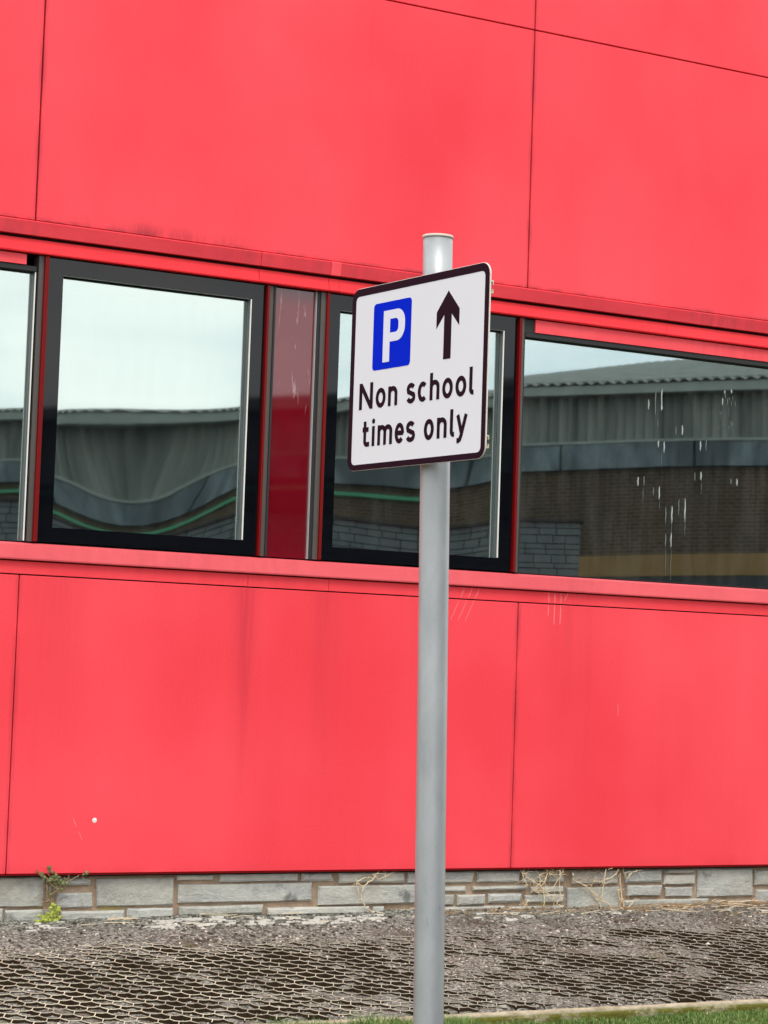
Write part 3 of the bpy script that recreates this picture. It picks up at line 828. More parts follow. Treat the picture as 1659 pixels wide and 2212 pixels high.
def stone(x0, z0, x1, z1):
    d = 0.020 + 0.014 * r2.random(); yf = 0.066 - d; c = 0.007 + 0.008 * r2.random()
    j = lambda s: r2.uniform(-s, s)
    V = []; nx = 5
    z1 = min(z1, 0.288)
    # outline with a midpoint on each long edge, back ring, edge ring, front ring
    cc = [r2.uniform(0.001, 0.016) if r2.random() < 0.6 else 0.001 for _ in range(4)]
    def ring(y, inset, jit):
        pts = []
        for k in range(nx): pts.append((x0 + inset + (x1 - x0 - 2*inset) * k / (nx - 1) + j(jit), y + j(jit * .5), z0 + inset + j(jit)))
        for k in range(nx): pts.append((x1 - inset - (x1 - x0 - 2*inset) * k / (nx - 1) + j(jit), y + j(jit * .5), z1 - inset + j(jit)))
        for idx, q_ in ((0, 0), (nx - 1, 1), (nx, 2), (2 * nx - 1, 3)):
            X_, Y_, Z_ = pts[idx]; pts[idx] = (X_ + (cc[q_] if q_ in (0, 3) else -cc[q_]), Y_, Z_)
        return pts
    st = r2.getstate(); A = ring(0.070, 0, 0.002); r2.setstate(st); Bq = ring(yf + c, 0, 0.002); Cq = ring(yf, c, 0.0045)
    V = A + Bq + Cq; n = 2 * nx; F = []
    for k in range(n):
        l = (k + 1) % n
        F += [(k, l, n + l, n + k), (n + k, n + l, 2*n + l, 2*n + k)]
    for k in range(nx - 1):
        F.append((2*n + k, 2*n + k + 1, 2*n + n - 2 - k, 2*n + n - 1 - k))
    o = mesh('stone', V, F, M_STONE, PL)
    return o
for s_ in STONES: stone(*s_)

# ------------------------------------------------------------------ sign post
PB = Vector((-4.38619, -7.98517, 0.0)); PD = Vector((-0.01689532, 0.01010861, 1.0))
sign = empty('parking_sign', tuple(PB), 'white parking sign with blue P square and up arrow on a galvanised post', 'road sign')
def pt_on(z): return PB + PD * z
def tube_ring(name, r, z0, z1, mat, n=48, rt=None, capped=True, smooth_=True, bands=24):
    V = []; F = []
    for k in range(bands + 1):
        z = z0 + (z1 - z0) * k / bands; c = pt_on(z)
        for i in range(n):
            an = 2 * math.pi * i / n
            V.append((c.x + r * math.cos(an), c.y + r * math.sin(an), c.z))
    for k in range(bands):
        for i in range(n):
            j = (i + 1) % n
            F.append((k*n + i, k*n + j, (k+1)*n + j, (k+1)*n + i))
    if capped: F += [tuple(range(n))[::-1], tuple(bands*n + i for i in range(n))]
    o = mesh(name, V, F, mat, sign)
    if smooth_:
        for p in o.data.polygons: p.use_smooth = len(p.vertices) == 4
    return o
tube_ring('post', 0.038, -0.95, 2.643, M_GALV)
cp = tube_ring('post_cap', 0.0393, 2.6435, 2.6505, M_CAP, bands=1)

SO = Vector((-4.50695168, -7.99995483, 2.2913323))
EX = Vector((0.08879099, -0.99604919, -0.00147119)).normalized()
EZ = Vector((-0.00250013, -0.00169989, 0.99999543)).normalized()
EN = EX.cross(EZ).normalized()        # towards the reader
if EN.x > 0: EN = -EN
def sp(u, v, h=0.0): return tuple(SO + EX * u + EZ * v + EN * h)
def rrect(x0, x1, z0, z1, r, n=8):
    P_ = []
    for cx_, cz_, a0 in ((x1 - r, z0 + r, -90), (x1 - r, z1 - r, 0), (x0 + r, z1 - r, 90), (x0 + r, z0 + r, 180)):
        for k in range(n + 1):
            a = math.radians(a0 + 90 * k / n); P_.append((cx_ + r * math.cos(a), cz_ + r * math.sin(a)))
    return P_
def plate(name, outline, h0, h1, mat, parent):
    n = len(outline)
    V = [sp(u, v, h0) for u, v in outline] + [sp(u, v, h1) for u, v in outline]
    F = [tuple(range(n))[::-1], tuple(range(n, 2 * n))] + [(i, (i+1) % n, n + (i+1) % n, n + i) for i in range(n)]
    return mesh(name, V, F, mat, parent)
def strip(name, outer, inner, h, mat, parent, t=0.0004, closed=False):
    """flat print: quads between two point rows, with a hair of thickness"""
    n = len(outer); V = []
    for hh in (h, h - t):
        V += [sp(u, v, hh) for u, v in outer] + [sp(u, v, hh) for u, v in inner]
    F = []
    rg = range(n if closed else n - 1)
    for i in rg:
        j = (i + 1) % n
        F += [(i, j, n + j, n + i), (2*n + i, 3*n + i, 3*n + j, 2*n + j), (i, 2*n + i, 2*n + j, j), (n + i, n + j, 3*n + j, 3*n + i)]
    if not closed: F += [(0, n, 3*n, 2*n), (n-1, 3*n - 1, 4*n - 1, 2*n - 1)]
    return V, F
pl = plate('sign_plate', rrect(-0.2975, 0.2975, -0.240, 0.240, 0.031), -0.0035, 0.0, M_PLATE, sign)
plate('face_sheet', rrect(-0.2960, 0.2955, -0.2385, 0.238, 0.030), 0.0002, 0.0006, M_WHITE, pl)
V, F = strip('border', rrect(-0.2968, 0.2962, -0.2394, 0.2388, 0.0305), rrect(-0.2790, 0.2795, -0.2245, 0.2190, 0.014), 0.0012, None, None, closed=True)
mesh('border', V, F, M_BLACK, pl)
plate('blue_square', rrect(-0.1955, -0.0270, 0.0165, 0.1905, 0.011), 0.0007, 0.0012, M_BLUE, pl)
AR = [(0.1303, 0.1875), (0.0828, 0.1378), (0.0828, 0.0963), (0.1150, 0.1290), (0.1150, 0.0167), (0.1456, 0.0167), (0.1456, 0.1290), (0.1778, 0.0963), (0.1778, 0.1378)]
V = [sp(u, v, 0.0012) for u, v in AR] + [sp(u, v, 0.0007) for u, v in AR]
F = [(0, 1, 3), (1, 2, 3), (0, 3, 6), (3, 4, 5, 6), (0, 6, 8), (6, 7, 8)] + [(i, (i + 9) , (i + 1) % 9 + 9, (i + 1) % 9) for i in range(9)]
mesh('arrow', V, F, M_BLACK, pl)
# white P on the blue square
lay = 0
def letter(strokes, th, mat, h=0.0013, name='letter', closed_flags=None):
    allV = []; allF = []
    for si, st in enumerate(strokes):
        closed = False
        if isinstance(st, dict): closed = True; pts = st['c']; tt = st.get('t', th)
        else: pts = st; tt = th
        n = len(pts); O = []; I = []
        for i in range(n):
            if closed: p, q = pts[i - 1], pts[(i + 1) % n]
            else: p, q = pts[max(i - 1, 0)], pts[min(i + 1, n - 1)]
            a = pts[i]
            d1 = Vector((a[0] - p[0], a[1] - p[1])); d2 = Vector((q[0] - a[0], q[1] - a[1]))
            if d1.length < 1e-9: d1 = d2
            if d2.length < 1e-9: d2 = d1
            d1.normalize(); d2.normalize(); b_ = (d1 + d2).normalized()
            nn = Vector((-b_.y, b_.x)); cosh_ = max(0.5, nn.dot(Vector((-d1.y, d1.x))))
            w_ = tt / 2 / cosh_
            O.append((a[0] + nn.x * w_, a[1] + nn.y * w_)); I.append((a[0] - nn.x * w_, a[1] - nn.y * w_))
        V, F = strip('', O, I, h + 0.00012 * si, None, None, closed=closed)
        b0 = len(allV); allV += V; allF += [tuple(b0 + k for k in f) for f in F]
    return mesh(name, allV, allF, mat, pl)
def arc(cx_, cz_, rx, rz, a0, a1, n=12):
    return [(cx_ + rx * math.cos(math.radians(a0 + (a1 - a0) * k / n)), cz_ + rz * math.sin(math.radians(a0 + (a1 - a0) * k / n))) for k in range(n + 1)]
# P: stem and bowl as outer / inner rows
oo = [(-0.1195, 0.1675)] + arc(-0.0880, 0.1325, 0.0345, 0.0350, 90, 0) + arc(-0.0880, 0.1205, 0.0345, 0.0350, 0, -90) + [(-0.1195, 0.0855)]
ii = [(-0.1195, 0.1445)] + arc(-0.0960, 0.1330, 0.0140, 0.0115, 90, 0) + arc(-0.0960, 0.1200, 0.0140, 0.0115, 0, -90) + [(-0.1195, 0.1085)]
V, F = strip('', oo, ii, 0.0018, None, None); V2, F2 = strip('', [(-0.1490, 0.0340), (-0.1490, 0.1675)], [(-0.1195, 0.0340), (-0.1195, 0.1675)], 0.0018, None, None)
mesh('letter', V + V2, F + [tuple(len(V) + k for k in f) for f in F2], M_PWHITE, pl)
T = 0.0122
def o_(x0, x1, zb, zt): 
    cx_, cz_ = (x0 + x1) / 2, (zb + zt) / 2
    return [{'c': arc(cx_, cz_, (x1 - x0) / 2 - T/2, (zt - zb) / 2 - T/2, 0, 360, 28)[:-1]}]
def n_(x0, x1, zb, zt):
    h = T/2; r = (x1 - x0 - T) / 2
    return [[(x0 + h, zb), (x0 + h, zt)], [(x0 + h, zt - h - r * .85)] + arc(x0 + h + r, zt - h - r * .9, r, r * .9, 180, 0) + [(x1 - h, zb)]]
def h_(x0, x1, zb, zt, cap):
    r = n_(x0, x1, zb, zt); r[0] = [(x0 + T/2, zb), (x0 + T/2, cap)]; return r
def s_(x0, x1, zb, zt):
    h = T/2; cx_ = (x0 + x1) / 2; rx = (x1 - x0) / 2 - h; rz = (zt - zb) / 4 - h/2
    c1 = zt - h - rz; c2 = zb + h + rz
    return [arc(cx_, c1, rx * .95, rz, 28, 180, 12) + [(cx_ - rx * .80, c1 - rz * .62)] + [(cx_, (c1 + c2) / 2)] + [(cx_ + rx * .85, c2 + rz * .60)] + arc(cx_, c2, rx, rz, 12, -160, 14)]
def c_(x0, x1, zb, zt):
    cx_, cz_ = (x0 + x1) / 2 + 0.002, (zb + zt) / 2; rx, rz = (x1 - x0) / 2 - T/2 + .001, (zt - zb) / 2 - T/2
    return [arc(cx_, cz_, rx, rz, 48, 312, 24)]
def e_(x0, x1, zb, zt):
    cx_, cz_ = (x0 + x1) / 2, (zb + zt) / 2; rx, rz = (x1 - x0) / 2 - T/2, (zt - zb) / 2 - T/2
    return [arc(cx_, cz_, rx, rz, -4, 318, 28), [(x0 + T * .6, cz_ + 0.0005), (x1 - T * .3, cz_ + 0.0005)]]
def l_(x0, zb, cap, tail=0.012):
    h = T/2
    return [[(x0 + h, cap), (x0 + h, zb + 0.014)] + arc(x0 + h + 0.0085, zb + 0.0145, 0.0085, 0.0085, 190, 275, 7) + [(x0 + h + tail, zb + 0.0062)]]
b1, t1, c1 = -0.0815, -0.0308, -0.0125
b2, t2, c2 = -0.1798, -0.1278, -0.1110
letter([[(-0.2440, b1), (-0.2440, c1)], [(-0.1950, b1), (-0.1950, c1)], [(-0.2430, c1 - 0.004), (-0.1960, b1 + 0.004)]], 0.0132, M_BLACK)
letter(o_(-0.1747, -0.1304, b1 - .001, t1), T, M_BLACK)
letter(n_(-0.1190, -0.0778, b1, t1), T, M_BLACK)
letter(s_(-0.0378, 0.0012, b1 - .001, t1 + .001), T, M_BLACK)
letter(c_(0.0108, 0.0505, b1 - .001, t1), T, M_BLACK)
letter(h_(0.0628, 0.1038, b1, t1, c1), T, M_BLACK)
letter(o_(0.1157, 0.1592, b1 - .001, t1), T, M_BLACK)
letter(o_(0.1706, 0.2148, b1 - .001, t1), T, M_BLACK)
letter(l_(0.2268, b1, c1), T, M_BLACK)
letter([[(-0.2195, -0.1135), (-0.2195, b2 + 0.016)] + arc(-0.2100, b2 + 0.0155, 0.0095, 0.0095, 190, 275, 7) + [(-0.1985, b2 + 0.0065)], [(-0.2300, t2 - T/2 - .001), (-0.2030, t2 - T/2 - .001)]], T, M_BLACK)
letter([[(-0.1810, b2), (-0.1810, t2)], {'c': arc(-0.1810, c2 - 0.0040, 0.0034, 0.0034, 0, 360, 12)[:-1], 't': 0.0066}], T, M_BLACK)
mm = n_(-0.1614, -0.1225, b2, t2); mm2 = n_(-0.1347, -0.0954, b2, t2)
letter([mm[0], mm[1], mm2[1]], T, M_BLACK)
letter(e_(-0.0842, -0.0432, b2 - .001, t2), T, M_BLACK)
letter(s_(-0.0351, 0.0050, b2 - .001, t2 + .001), T, M_BLACK)
letter(o_(0.0430, 0.0848, b2 - .001, t2), T, M_BLACK)
letter(n_(0.0978, 0.1390, b2, t2), T, M_BLACK)
letter(l_(0.1523, b2, c2), T, M_BLACK)
letter([[(0.1838, t2 + .001), (0.2005, b2 + 0.006)], [(0.2180, t2 + .001), (0.1990, b2 + 0.001), (0.1945, b2 - 0.0075), (0.1890, b2 - 0.0105), (0.1815, b2 - 0.0105)]], T, M_BLACK)

# stiffening rails and clamps behind the plate
def oriented(name, u0, u1, v0, v1, h0, h1, mat, parent, sections):
    V = []; F = []
    for (a0, a1, b0_, b1_, d0, d1) in sections:
        k = len(V)
        V += [sp(a0, b0_, d0), sp(a1, b0_, d0), sp(a1, b1_, d0), sp(a0, b1_, d0), sp(a0, b0_, d1), sp(a1, b0_, d1), sp(a1, b1_, d1), sp(a0, b1_, d1)]
        F += [(k, k+3, k+2, k+1), (k+4, k+5, k+6, k+7), (k, k+1, k+5, k+4), (k+1, k+2, k+6, k+5), (k+2, k+3, k+7, k+6), (k+3, k, k+4, k+7)]
    return mesh(name, V, F, mat, parent)
for vz in (0.180, -0.198):
    u0, u1 = -0.285, 0.286
    oriented('rail', 0, 0, 0, 0, 0, 0, M_BRASS, sign, [
        (u0, u1, vz - 0.016, vz + 0.016, -0.0062, -0.0038),
        (u0, u1, vz + 0.0125, vz + 0.016, -0.0170, -0.0064), (u0, u1, vz - 0.016, vz - 0.0125, -0.0170, -0.0064),
        (u0, u1, vz + 0.0055, vz + 0.016, -0.0195, -0.0172), (u0, u1, vz - 0.016, vz - 0.0055, -0.0195, -0.0172)])
    # clamp band round the post
    zc = SO.z + vz
    c0 = pt_on(zc); n = 40; V = []; F = []
    for zz in (zc - 0.015, zc + 0.015):
        for rr in (0.0384, 0.0405):
            c = pt_on(zz)
            V += [(c.x + rr * math.cos(2*math.pi*i/n), c.y + rr * math.sin(2*math.pi*i/n), zz) for i in range(n)]
    for i in range(n):
        j = (i + 1) % n
        F += [(n + i, n + j, 3*n + j, 3*n + i), (i, 2*n + i, 2*n + j, j), (i, j, n + j, n + i), (2*n + i, 3*n + i, 3*n + j, 2*n + j)]
    cl = mesh('clamp', V, F, M_GALV, sign)
    pc = (c0 - SO).dot(EX)
    oriented('clamp_lug', 0, 0, 0, 0, 0, 0, M_GALV, cl, [(pc - 0.058, pc - 0.030, vz - 0.014, vz + 0.014, -0.034, -0.0200), (pc + 0.030, pc + 0.058, vz - 0.014, vz + 0.014, -0.034, -0.0200)])

# ------------------------------------------------------------------ weeds and dead stems at the plinth
def jig(pts, y, amp=0.004, sub=3):
    out = []
    for i in range(len(pts) - 1):
        for k in range(sub):
            t = k / sub
            out.append((pts[i][0] + (pts[i+1][0] - pts[i][0]) * t + random.uniform(-amp, amp), y + random.uniform(-amp, amp) * 2, pts[i][1] + (pts[i+1][1] - pts[i][1]) * t + random.uniform(-amp, amp)))
    out.append((pts[-1][0], y, pts[-1][1]))
    return out
VINE = [[(1.122, 0.267), (1.148, 0.256), (1.201, 0.216), (1.25, 0.194), (1.268, 0.176)], [(1.122, 0.267), (1.132, 0.228), (1.163, 0.191)], [(1.326, 0.261), (1.293, 0.2), (1.264, 0.169), (1.217, 0.148), (1.261, 0.133)], [(1.261, 0.255), (1.267, 0.212), (1.271, 0.147), (1.203, 0.159)], [(1.299, 0.146), (1.302, 0.075), (1.303, -0.011)], [(1.308, 0.136), (1.361, 0.113), (1.384, 0.073), (1.404, -0.003)], [(1.417, 0.282), (1.426, 0.217), (1.436, 0.101), (1.407, 0.051)], [(1.452, 0.289), (1.423, 0.238), (1.377, 0.167)], [(1.348, 0.257), (1.4, 0.253)], [(1.176, 0.088), (1.155, 0.049), (1.131, 0.006)], [(1.155, 0.052), (1.191, 0.03), (1.269, 0.007)]]
VINE2 = [[(1.523, 0.266), (1.542, 0.215), (1.614, 0.185), (1.677, 0.148), (1.733, 0.089), (1.765, 0.045), (1.776, -0.006)], [(1.686, 0.141), (1.76, 0.081), (1.851, 0.036), (1.925, -0.02)], [(1.915, 0.287), (1.889, 0.247), (1.827, 0.222), (1.774, 0.201), (1.711, 0.206), (1.728, 0.231)], [(1.807, 0.285), (1.792, 0.19), (1.773, 0.096)], [(1.925, 0.254), (1.937, 0.173), (1.944, 0.078), (1.932, 0.027)], [(1.944, 0.085), (1.969, 0.004), (1.988, -0.025)], [(1.96, -0.003), (2.022, 0.047), (2.067, 0.083)], [(2.07, 0.275), (2.025, 0.26), (1.985, 0.217), (1.957, 0.261)], [(1.915, 0.144), (1.931, 0.071)]]
STEM = [[(0.014, 0.289), (-0.041, 0.236), (-0.102, 0.197), (-0.117, 0.148), (-0.109, 0.109), (-0.074, 0.059), (-0.004, 0.019)], [(-0.154, 0.222), (-0.104, 0.246), (-0.058, 0.253), (-0.035, 0.247)], [(-0.102, 0.197), (-0.136, 0.217), (-0.153, 0.213), (-0.131, 0.144)], [(-0.036, 0.275), (0.011, 0.24), (0.056, 0.254)]]
WEED = [[(-2.246, 0.01), (-2.244, 0.074), (-2.243, 0.138), (-2.249, 0.179), (-2.207, 0.21), (-2.198, 0.223), (-2.141, 0.277), (-2.137, 0.284)], [(-2.136, 0.261), (-2.102, 0.277), (-2.063, 0.295)], [(-2.029, 0.296), (-2.048, 0.292), (-2.044, 0.262)], [(-2.253, 0.147), (-2.291, 0.134), (-2.314, 0.107)], [(-2.248, 0.156), (-2.222, 0.119), (-2.187, 0.109), (-2.185, 0.064)], [(-2.207, 0.205), (-2.257, 0.242), (-2.279, 0.279), (-2.308, 0.288), (-2.343, 0.307)], [(-2.207, 0.21), (-2.234, 0.256), (-2.27, 0.297), (-2.276, 0.333)], [(-2.277, 0.238), (-2.273, 0.156)], [(-2.29, 0.102), (-2.288, 0.061)], [(-2.272, 0.043), (-2.329, 0.021), (-2.362, -0.001)]]
LEAVES = [(-2.338, 0.307), (-2.328, 0.293), (-2.318, 0.286), (-2.271, 0.329), (-2.261, 0.315), (-2.279, 0.297), (-2.255, 0.295), (-2.283, 0.27), (-2.258, 0.261), (-2.23, 0.274), (-2.21, 0.278), (-2.238, 0.242), (-2.209, 0.246), (-2.277, 0.247), (-2.156, 0.273), (-2.039, 0.299), (-2.028, 0.292), (-2.264, 0.183), (-2.198, 0.232), (-2.168, 0.209), (-2.245, 0.255), (-2.225, 0.232), (-2.25, 0.28), (-2.215, 0.262), (-2.17, 0.235), (-2.185, 0.25)]
GLEAVES = [(-2.221, 0.096), (-2.225, 0.083), (-2.268, 0.047), (-2.272, 0.034), (-2.247, 0.029), (-2.219, 0.055), (-2.199, 0.041), (-2.301, 0.034), (-2.325, 0.021), (-2.241, 0.11), (-2.218, 0.028), (-2.261, 0.011), (-2.281, 0.016), (-2.244, 0.065), (-2.306, 0.048), (-2.198, 0.014), (-2.23, 0.045), (-2.255, 0.055), (-2.29, 0.025), (-2.21, 0.07)]
def plant(name, label, cat, x, lines, mat, r0, twigs=0, y=0.012, sway=0.004):
    t = empty(name, (x, y, 0.0), label, cat)
    for ln in lines:
        mb = MB(); pts = jig(ln, y, sway); mb.tube(pts, r0, r0 * 0.6, 5)
        mb.build('stem', mat, t)
    if twigs:
        mb = MB()
        for _ in range(twigs):
            ln = random.choice(lines); p = random.choice(ln); a = random.uniform(0, 6.28); l = random.uniform(0.02, 0.09)
            q = (p[0] + l * math.cos(a), min(0.295, max(0.0, p[1] + l * math.sin(a) * 0.8)))
            mb.tube(jig([p, q], y + random.uniform(-0.02, 0.012), 0.004, 3), 0.0019, 0.0009, 3)
        mb.build('twigs', M_TWIGB if random.random() < 0.0 else mat, t, kind='stuff')
    return t
plant('dead_vine', 'pale dead stems tangled against the plinth just right of the signpost', 'dead plant', 1.28, VINE, M_TWIG, 0.0043, 110)
t2_ = plant('dead_vine', 'dead forked stems and brown rootlets on the plinth right of the tangled stems', 'dead plant', 1.80, VINE2, M_TWIG, 0.0044, 60)
plant('dry_stem', 'single curved straw stem on the plinth left of the signpost', 'dead plant', -0.08, STEM, M_TWIG, 0.0042, 12)
# brown rootlets hanging below the panels
mb = MB()
for _ in range(170):
    x_ = random.choice([random.gauss(1.60, 0.06), random.gauss(1.36, 0.06), random.gauss(1.74, .07)]); z_ = random.uniform(0.18, 0.292) if x_ > 1.5 else random.uniform(0.25, 0.292)
    a = random.uniform(0, 6.28); l = random.uniform(0.02, 0.06)
    mb.tube(jig([(x_, z_), (x_ + l * math.cos(a), min(0.293, z_ + l * math.sin(a) * .6))], 0.015, 0.004, 2), 0.0013, 0.0008, 3)
mb.build('rootlets', M_TWIGB, t2_, kind='stuff')

wd = empty('weed', (-2.25, 0.0, 0.0), 'small weed with dull leaves above and lime green leaves at its foot by the plinth', 'weed')
for ln in WEED:
    mb = MB(); mb.tube(jig(ln, 0.0, 0.004), 0.0048, 0.003, 5); mb.build('stem', M_WEEDSTEM, wd)
def leaf_me(name, mat, s):
    V = [(0, 0, 0), (-0.45*s, 0.10*s, 0.45*s), (0, -0.12*s, 0.5*s), (0.45*s, 0.10*s, 0.45*s), (0, 0.02*s, 1.0*s)]
    me = bpy.data.meshes.new(name); me.from_pydata(V, [], [(0, 2, 1), (0, 3, 2), (1, 2, 4), (2, 3, 4)]); me.materials.append(mat); me.update(); return me
lm, gm_ = leaf_me('leaf', M_LEAF, 0.030), leaf_me('leaf', M_LEAFY, 0.032)
inv = wd.matrix_basis.inverted()
def add_leaf(me, x_, z_, n=1):
    for _ in range(n):
        o = bpy.data.objects.new('leaf', me); COL.objects.link(o); o.parent = wd
        o.matrix_parent_inverse = Matrix.Translation((2.25, 0, 0))
        o.location = (x_ + random.uniform(-.008, .008), -0.008 + random.uniform(-0.02, 0.012), z_ + random.uniform(-.008, .008))
        o.rotation_euler = (random.uniform(-0.7, 0.5), random.uniform(-1.8, 1.8), random.uniform(-0.9, 0.9)); k = random.uniform(0.6, 1.15); o.scale = (k, k, k)
for p in LEAVES: add_leaf(lm, *p, n=2)
for p in GLEAVES: add_leaf(gm_, *p, n=3)
mb = MB()
for _ in range(70):
    x_ = random.gauss(-2.235, 0.03); z_ = random.uniform(0.06, 0.24); a = random.uniform(0, 6.28); l = random.uniform(0.02, 0.07)
    mb.tube(jig([(x_, z_), (x_ + l * math.cos(a), z_ + l * math.sin(a))], 0.012, 0.004, 2), 0.0016, 0.0008, 3)
mb.build('dead_twigs', M_TWIGB, wd, kind='stuff')

# dry stems lying along the foot of the plinth, and straws about
mb = MB()
for _ in range(420):
    x_ = random.uniform(1.9, 3.7) if random.random() < 0.72 else random.uniform(0.4, 2.0); y_ = -abs(random.gauss(0, 0.07)) + 0.02; z_ = fill(x_, y_) + random.uniform(0.0, 0.035) * (1 if x_ > 2 else 0.4)
    a = random.gauss(0, 0.45); l = random.uniform(0.03, 0.16)
    mb.tube([(x_, y_, z_), (x_ + l * .5 * math.cos(a), y_ + l*.5*math.sin(a), z_ + random.uniform(-.003, .012)), (x_ + l * math.cos(a), y_ + l * math.sin(a), z_ + random.uniform(-.006, .006))], 0.002, 0.0012, 3)
tag(mb.build('fallen_stems', M_TWIGB, None, 'stuff'), 'brown dry stems lying along the gravel edge at the right end of the plinth', 'dead stems')
mb = MB()
for _ in range(90):
    x_ = random.uniform(2.2, 3.7) if random.random() < .6 else random.uniform(-2.5, 3.6); y_ = -abs(random.gauss(0, 0.1)) + 0.01; z_ = fill(x_, y_) + random.uniform(0.004, 0.03)
    a = random.gauss(0, 0.5); l = random.uniform(0.05, 0.2)
    mb.tube([(x_, y_, z_), (x_ + l * math.cos(a), y_ + l * math.sin(a), z_ + random.uniform(-.01, .02))], 0.0024, 0.0015, 3)
tag(mb.build('straws', M_TWIG, None, 'stuff'), 'pale straws lying on the gravel beside the plinth', 'straw')

# ------------------------------------------------------------------ what the windows mirror: buildings across the car park
YG = 0.04
def mir(p): return (p[0], 2 * YG - p[1], p[2])
FE = Vector((math.sin(math.radians(-27.943)), math.cos(math.radians(-27.943)), 0))   # along the far facade
FN = FE.cross(Vector((0, 0, 1)))
F0 = Vector((-7.37782, -12.92066, 1.5)) + 46 * (fwd + (1400 - 829.5) / 4919 * right - (1500 - 1106) / 4919 * up)
F0.z = 0
if FN.dot(Vector((-7.38, -12.9, 0)) - F0) < 0: FN = -FN            # towards the viewer of the mirror image
OB = empty('brick_hall', mir(F0 + FE * 8), 'brick hall with pale corrugated upper cladding and a green band, mirrored in the windows', 'building')
def fb(name, mat, s0, s1, d0, d1, z0, z1, kind=None, parent=OB):
    """box on the far facade: s along, d out of the facade"""
    V = [mir(F0 + FE * s + FN * d + Vector((0, 0, z))) for z in (z0, z1) for s, d in ((s0, d0), (s1, d0), (s1, d1), (s0, d1))]
    F = [(0, 1, 2, 3), (4, 7, 6, 5), (0, 4, 5, 1), (1, 5, 6, 2), (2, 6, 7, 3), (3, 7, 4, 0)]
    return mesh(name, V, F, mat, parent, kind)
def brick_mat():
    n = N('brown_brick')
    a = math.atan2(-FE.y, FE.x)
    br = n.node('ShaderNodeTexBrick')
    v = n.vec((1, 1, 1), (0, 0, 0), (0, 0, -a))
    sx = n.node('ShaderNodeSeparateXYZ'); n.link(v, sx.inputs[0]); cb = n.node('ShaderNodeCombineXYZ')
    n.link(sx.outputs[0], cb.inputs[0]); n.link(sx.outputs[2], cb.inputs[1])
    n.link(cb.outputs[0], br.inputs['Vector'])
    br.inputs['Scale'].default_value = 1.0; br.inputs['Brick Width'].default_value = 0.225; br.inputs['Row Height'].default_value = 0.075
    br.inputs['Mortar Size'].default_value = 0.010
    br.inputs['Color1'].default_value = (0.072, 0.056, 0.042, 1); br.inputs['Color2'].default_value = (0.048, 0.036, 0.028, 1); br.inputs['Mortar'].default_value = (0.125, 0.098, 0.068, 1)
    c = n.mix(n.math('MULTIPLY', n.ramp(n.noise(0.5, 3), 0.35, 0.65), 0.4), br.outputs['Color'], (0.035, 0.030, 0.026))
    return n.done(c, 0.9, 0.1)
M_BRICK = brick_mat()
def corr_mat():
    n = N('weathered_corrugated_sheet')
    a = n.noise(2.2, 5, 0.6, n.vec((1, 1, 0.12)))
    c = n.mix(n.ramp(a, 0.35, 0.65), (0.110, 0.130, 0.122), (0.24, 0.265, 0.245))
    return n.done(c, 0.8, 0.2)
M_CORR = corr_mat()
M_ROOF = simple('grey_roof_sheet', (0.17, 0.185, 0.175), 0.9, 0.2, None, 0.3, 2)
M_FASCIA = simple('grey_gutter', (0.23, 0.265, 0.245), 0.8, 0.2, None, 0.25, 1.5)
def band_mat():
    n = N('blue_grey_panel')
    a = n.noise(2.6, 6, 0.7, n.vec((1, 1, 0.4)))
    b = n.noise(0.5, 2, 0.5)
    c = n.mix(n.ramp(a, 0.38, 0.66), (0.065, 0.088, 0.100), (0.165, 0.205, 0.225))
    c = n.mix(n.ramp(b, 0.5, 0.62), c, (0.06, 0.075, 0.085))
    return n.done(c, 0.7, 0.2)
M_BAND = band_mat()
M_BUFF = simple('buff_brick_course', (0.20, 0.130, 0.062), 0.9, 0.1, None, 0.2, 3)
M_GREEN = simple('green_painted_rail', (0.03, 0.22, 0.11), 0.5)
M_SLATE = simple('blue_grey_slate', (0.105, 0.140, 0.150), 0.8, 0.2, None, 0.35, 4)
M_SLATEJ = simple('slate_joint', (0.03, 0.032, 0.034), 0.9)
SA, SB = -7.0, 62.0
fb('brick_wall', M_BRICK, SA, SB, -8.0, 0.0, 4.32, 6.02)
fb('buff_course', M_BUFF, SA, SB, -8.0, 0.012, 3.90, 4.318)
fb('base_wall', M_SLATEJ, SA, SB, -8.0, 0.0, -0.1, 3.898)
s = SA
while s < SB:
    l = random.uniform(2.3, 4.2)
    fb('band_panel', M_BAND, s + 0.03, min(SB, s + l) - 0.03, -7.9, 0.10 + random.uniform(0, 0.03), 6.04, 6.56); s += l
fb('band_trim', M_FASCIA, SA, SB, -7.9, 0.14, 6.562, 6.615)
fb('gutter', M_FASCIA, SA, SB, -0.3, 0.45, 7.57, 7.76)
fb('green_rail', M_GREEN, 5.2, SB, 0.02, 0.08, 5.79, 5.865)
def corr(name, mat, s0, s1, pitch, amp, fn):
    V = []; F = []; n = int((s1 - s0) / pitch * 4)
    for k in range(n + 1):
        s_k = s0 + (s1 - s0) * k / n; o_k = amp * (0, 1, 0.3, -1)[k % 4]
        V += [mir(p) for p in fn(s_k, o_k)]
    for k in range(n): F.append((2*k, 2*k + 1, 2*k + 3, 2*k + 2))
    return mesh(name, V, F, mat, OB)
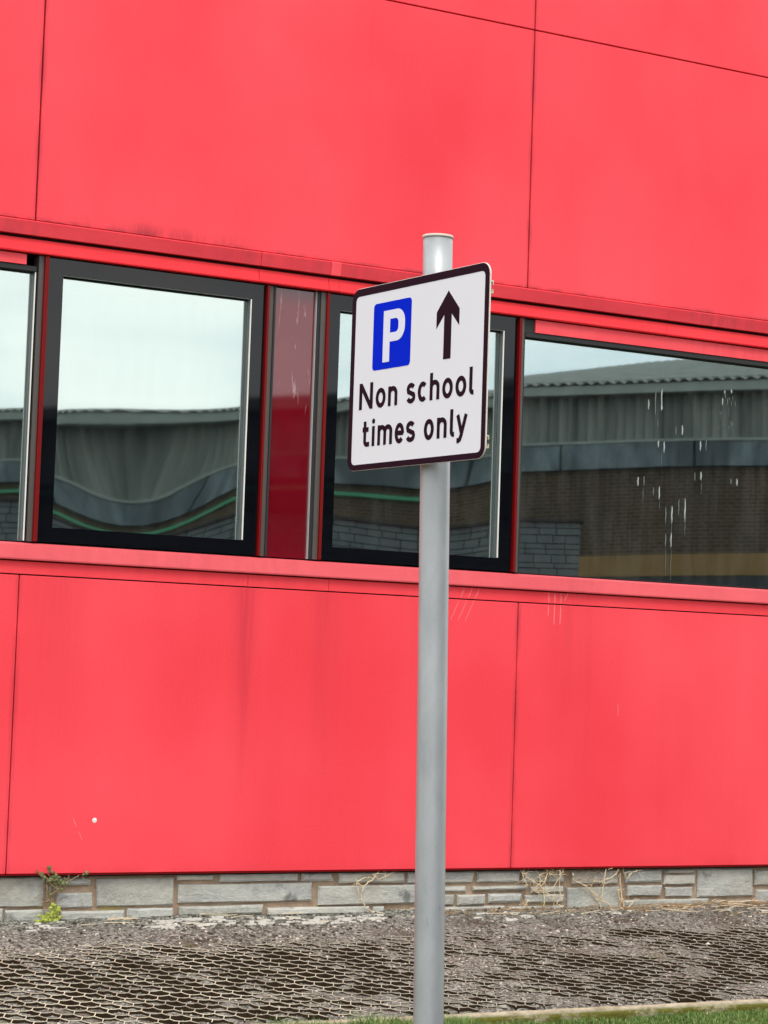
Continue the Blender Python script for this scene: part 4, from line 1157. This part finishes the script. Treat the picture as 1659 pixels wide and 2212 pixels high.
corr('corrugated_cladding', M_CORR, SA, SB, 0.22, 0.05, lambda s_, o_: (F0 + FE*s_ + FN*(0.05 + o_) + Vector((0,0,6.617)), F0 + FE*s_ + FN*(0.05 + o_) + Vector((0,0,7.60))))
corr('corrugated_roof', M_ROOF, SA, SB, 0.25, 0.032, lambda s_, o_: (F0 + FE*s_ + FN*0.50 + Vector((0,0,7.80 + o_)), F0 + FE*s_ - FN*5.0 + Vector((0,0,8.62 + 0.50 * (1 - smooth(1.0, 10.0, s_)) + o_))))
fb('eave_board', M_ROOF, SA, SB, -0.25, 0.30, 7.762, 7.88)

SW = empty('slate_building', (9.68, -11.7, 0), 'low slate faced building with coursed blue grey stone, mirrored in the windows', 'building')
A0 = Vector((9.68, 11.80, 0)); A1 = Vector((0.6, 16.95, 0)); D_ = (A1 - A0).normalized(); NN = Vector((D_.y, -D_.x, 0))
if NN.dot(Vector((-7.38, -12.9, 0)) - A0) < 0: NN = -NN
def sb(V, F, s0, s1, d0, d1, z0, z1):
    k = len(V)
    V += [mir(A0 + D_ * s_ + NN * d + Vector((0, 0, z))) for z in (z0, z1) for s_, d in ((s0, d0), (s1, d0), (s1, d1), (s0, d1))]
    F += [(k, k+1, k+2, k+3), (k+4, k+7, k+6, k+5), (k, k+4, k+5, k+1), (k+1, k+5, k+6, k+2), (k+2, k+6, k+7, k+3), (k+3, k+7, k+4, k)]
LEN = (A1 - A0).length
V, F = [], []; sb(V, F, 0.0, LEN, -0.4, 0.0, -0.2, 3.70); mesh('wall_core', V, F, M_SLATEJ, SW)
V, F = [], []
z = 2.2
while z < 3.69:
    h = random.choice((0.07, 0.09, 0.11)); s = 0.0
    while s < LEN:
        l = random.uniform(0.16, 0.34); sb(V, F, s, min(LEN, s + l - 0.012), 0.002, 0.012 + 0.02 * random.random(), z, min(3.72, z + h - 0.012)); s += l
    z += h
mesh('slate_facing', V, F, M_SLATE, SW, 'stuff')
V, F = [], []; sb(V, F, -0.05, LEN, -0.45, 0.06, 3.725, 3.76); mesh('coping', V, F, M_SLATEJ, SW)
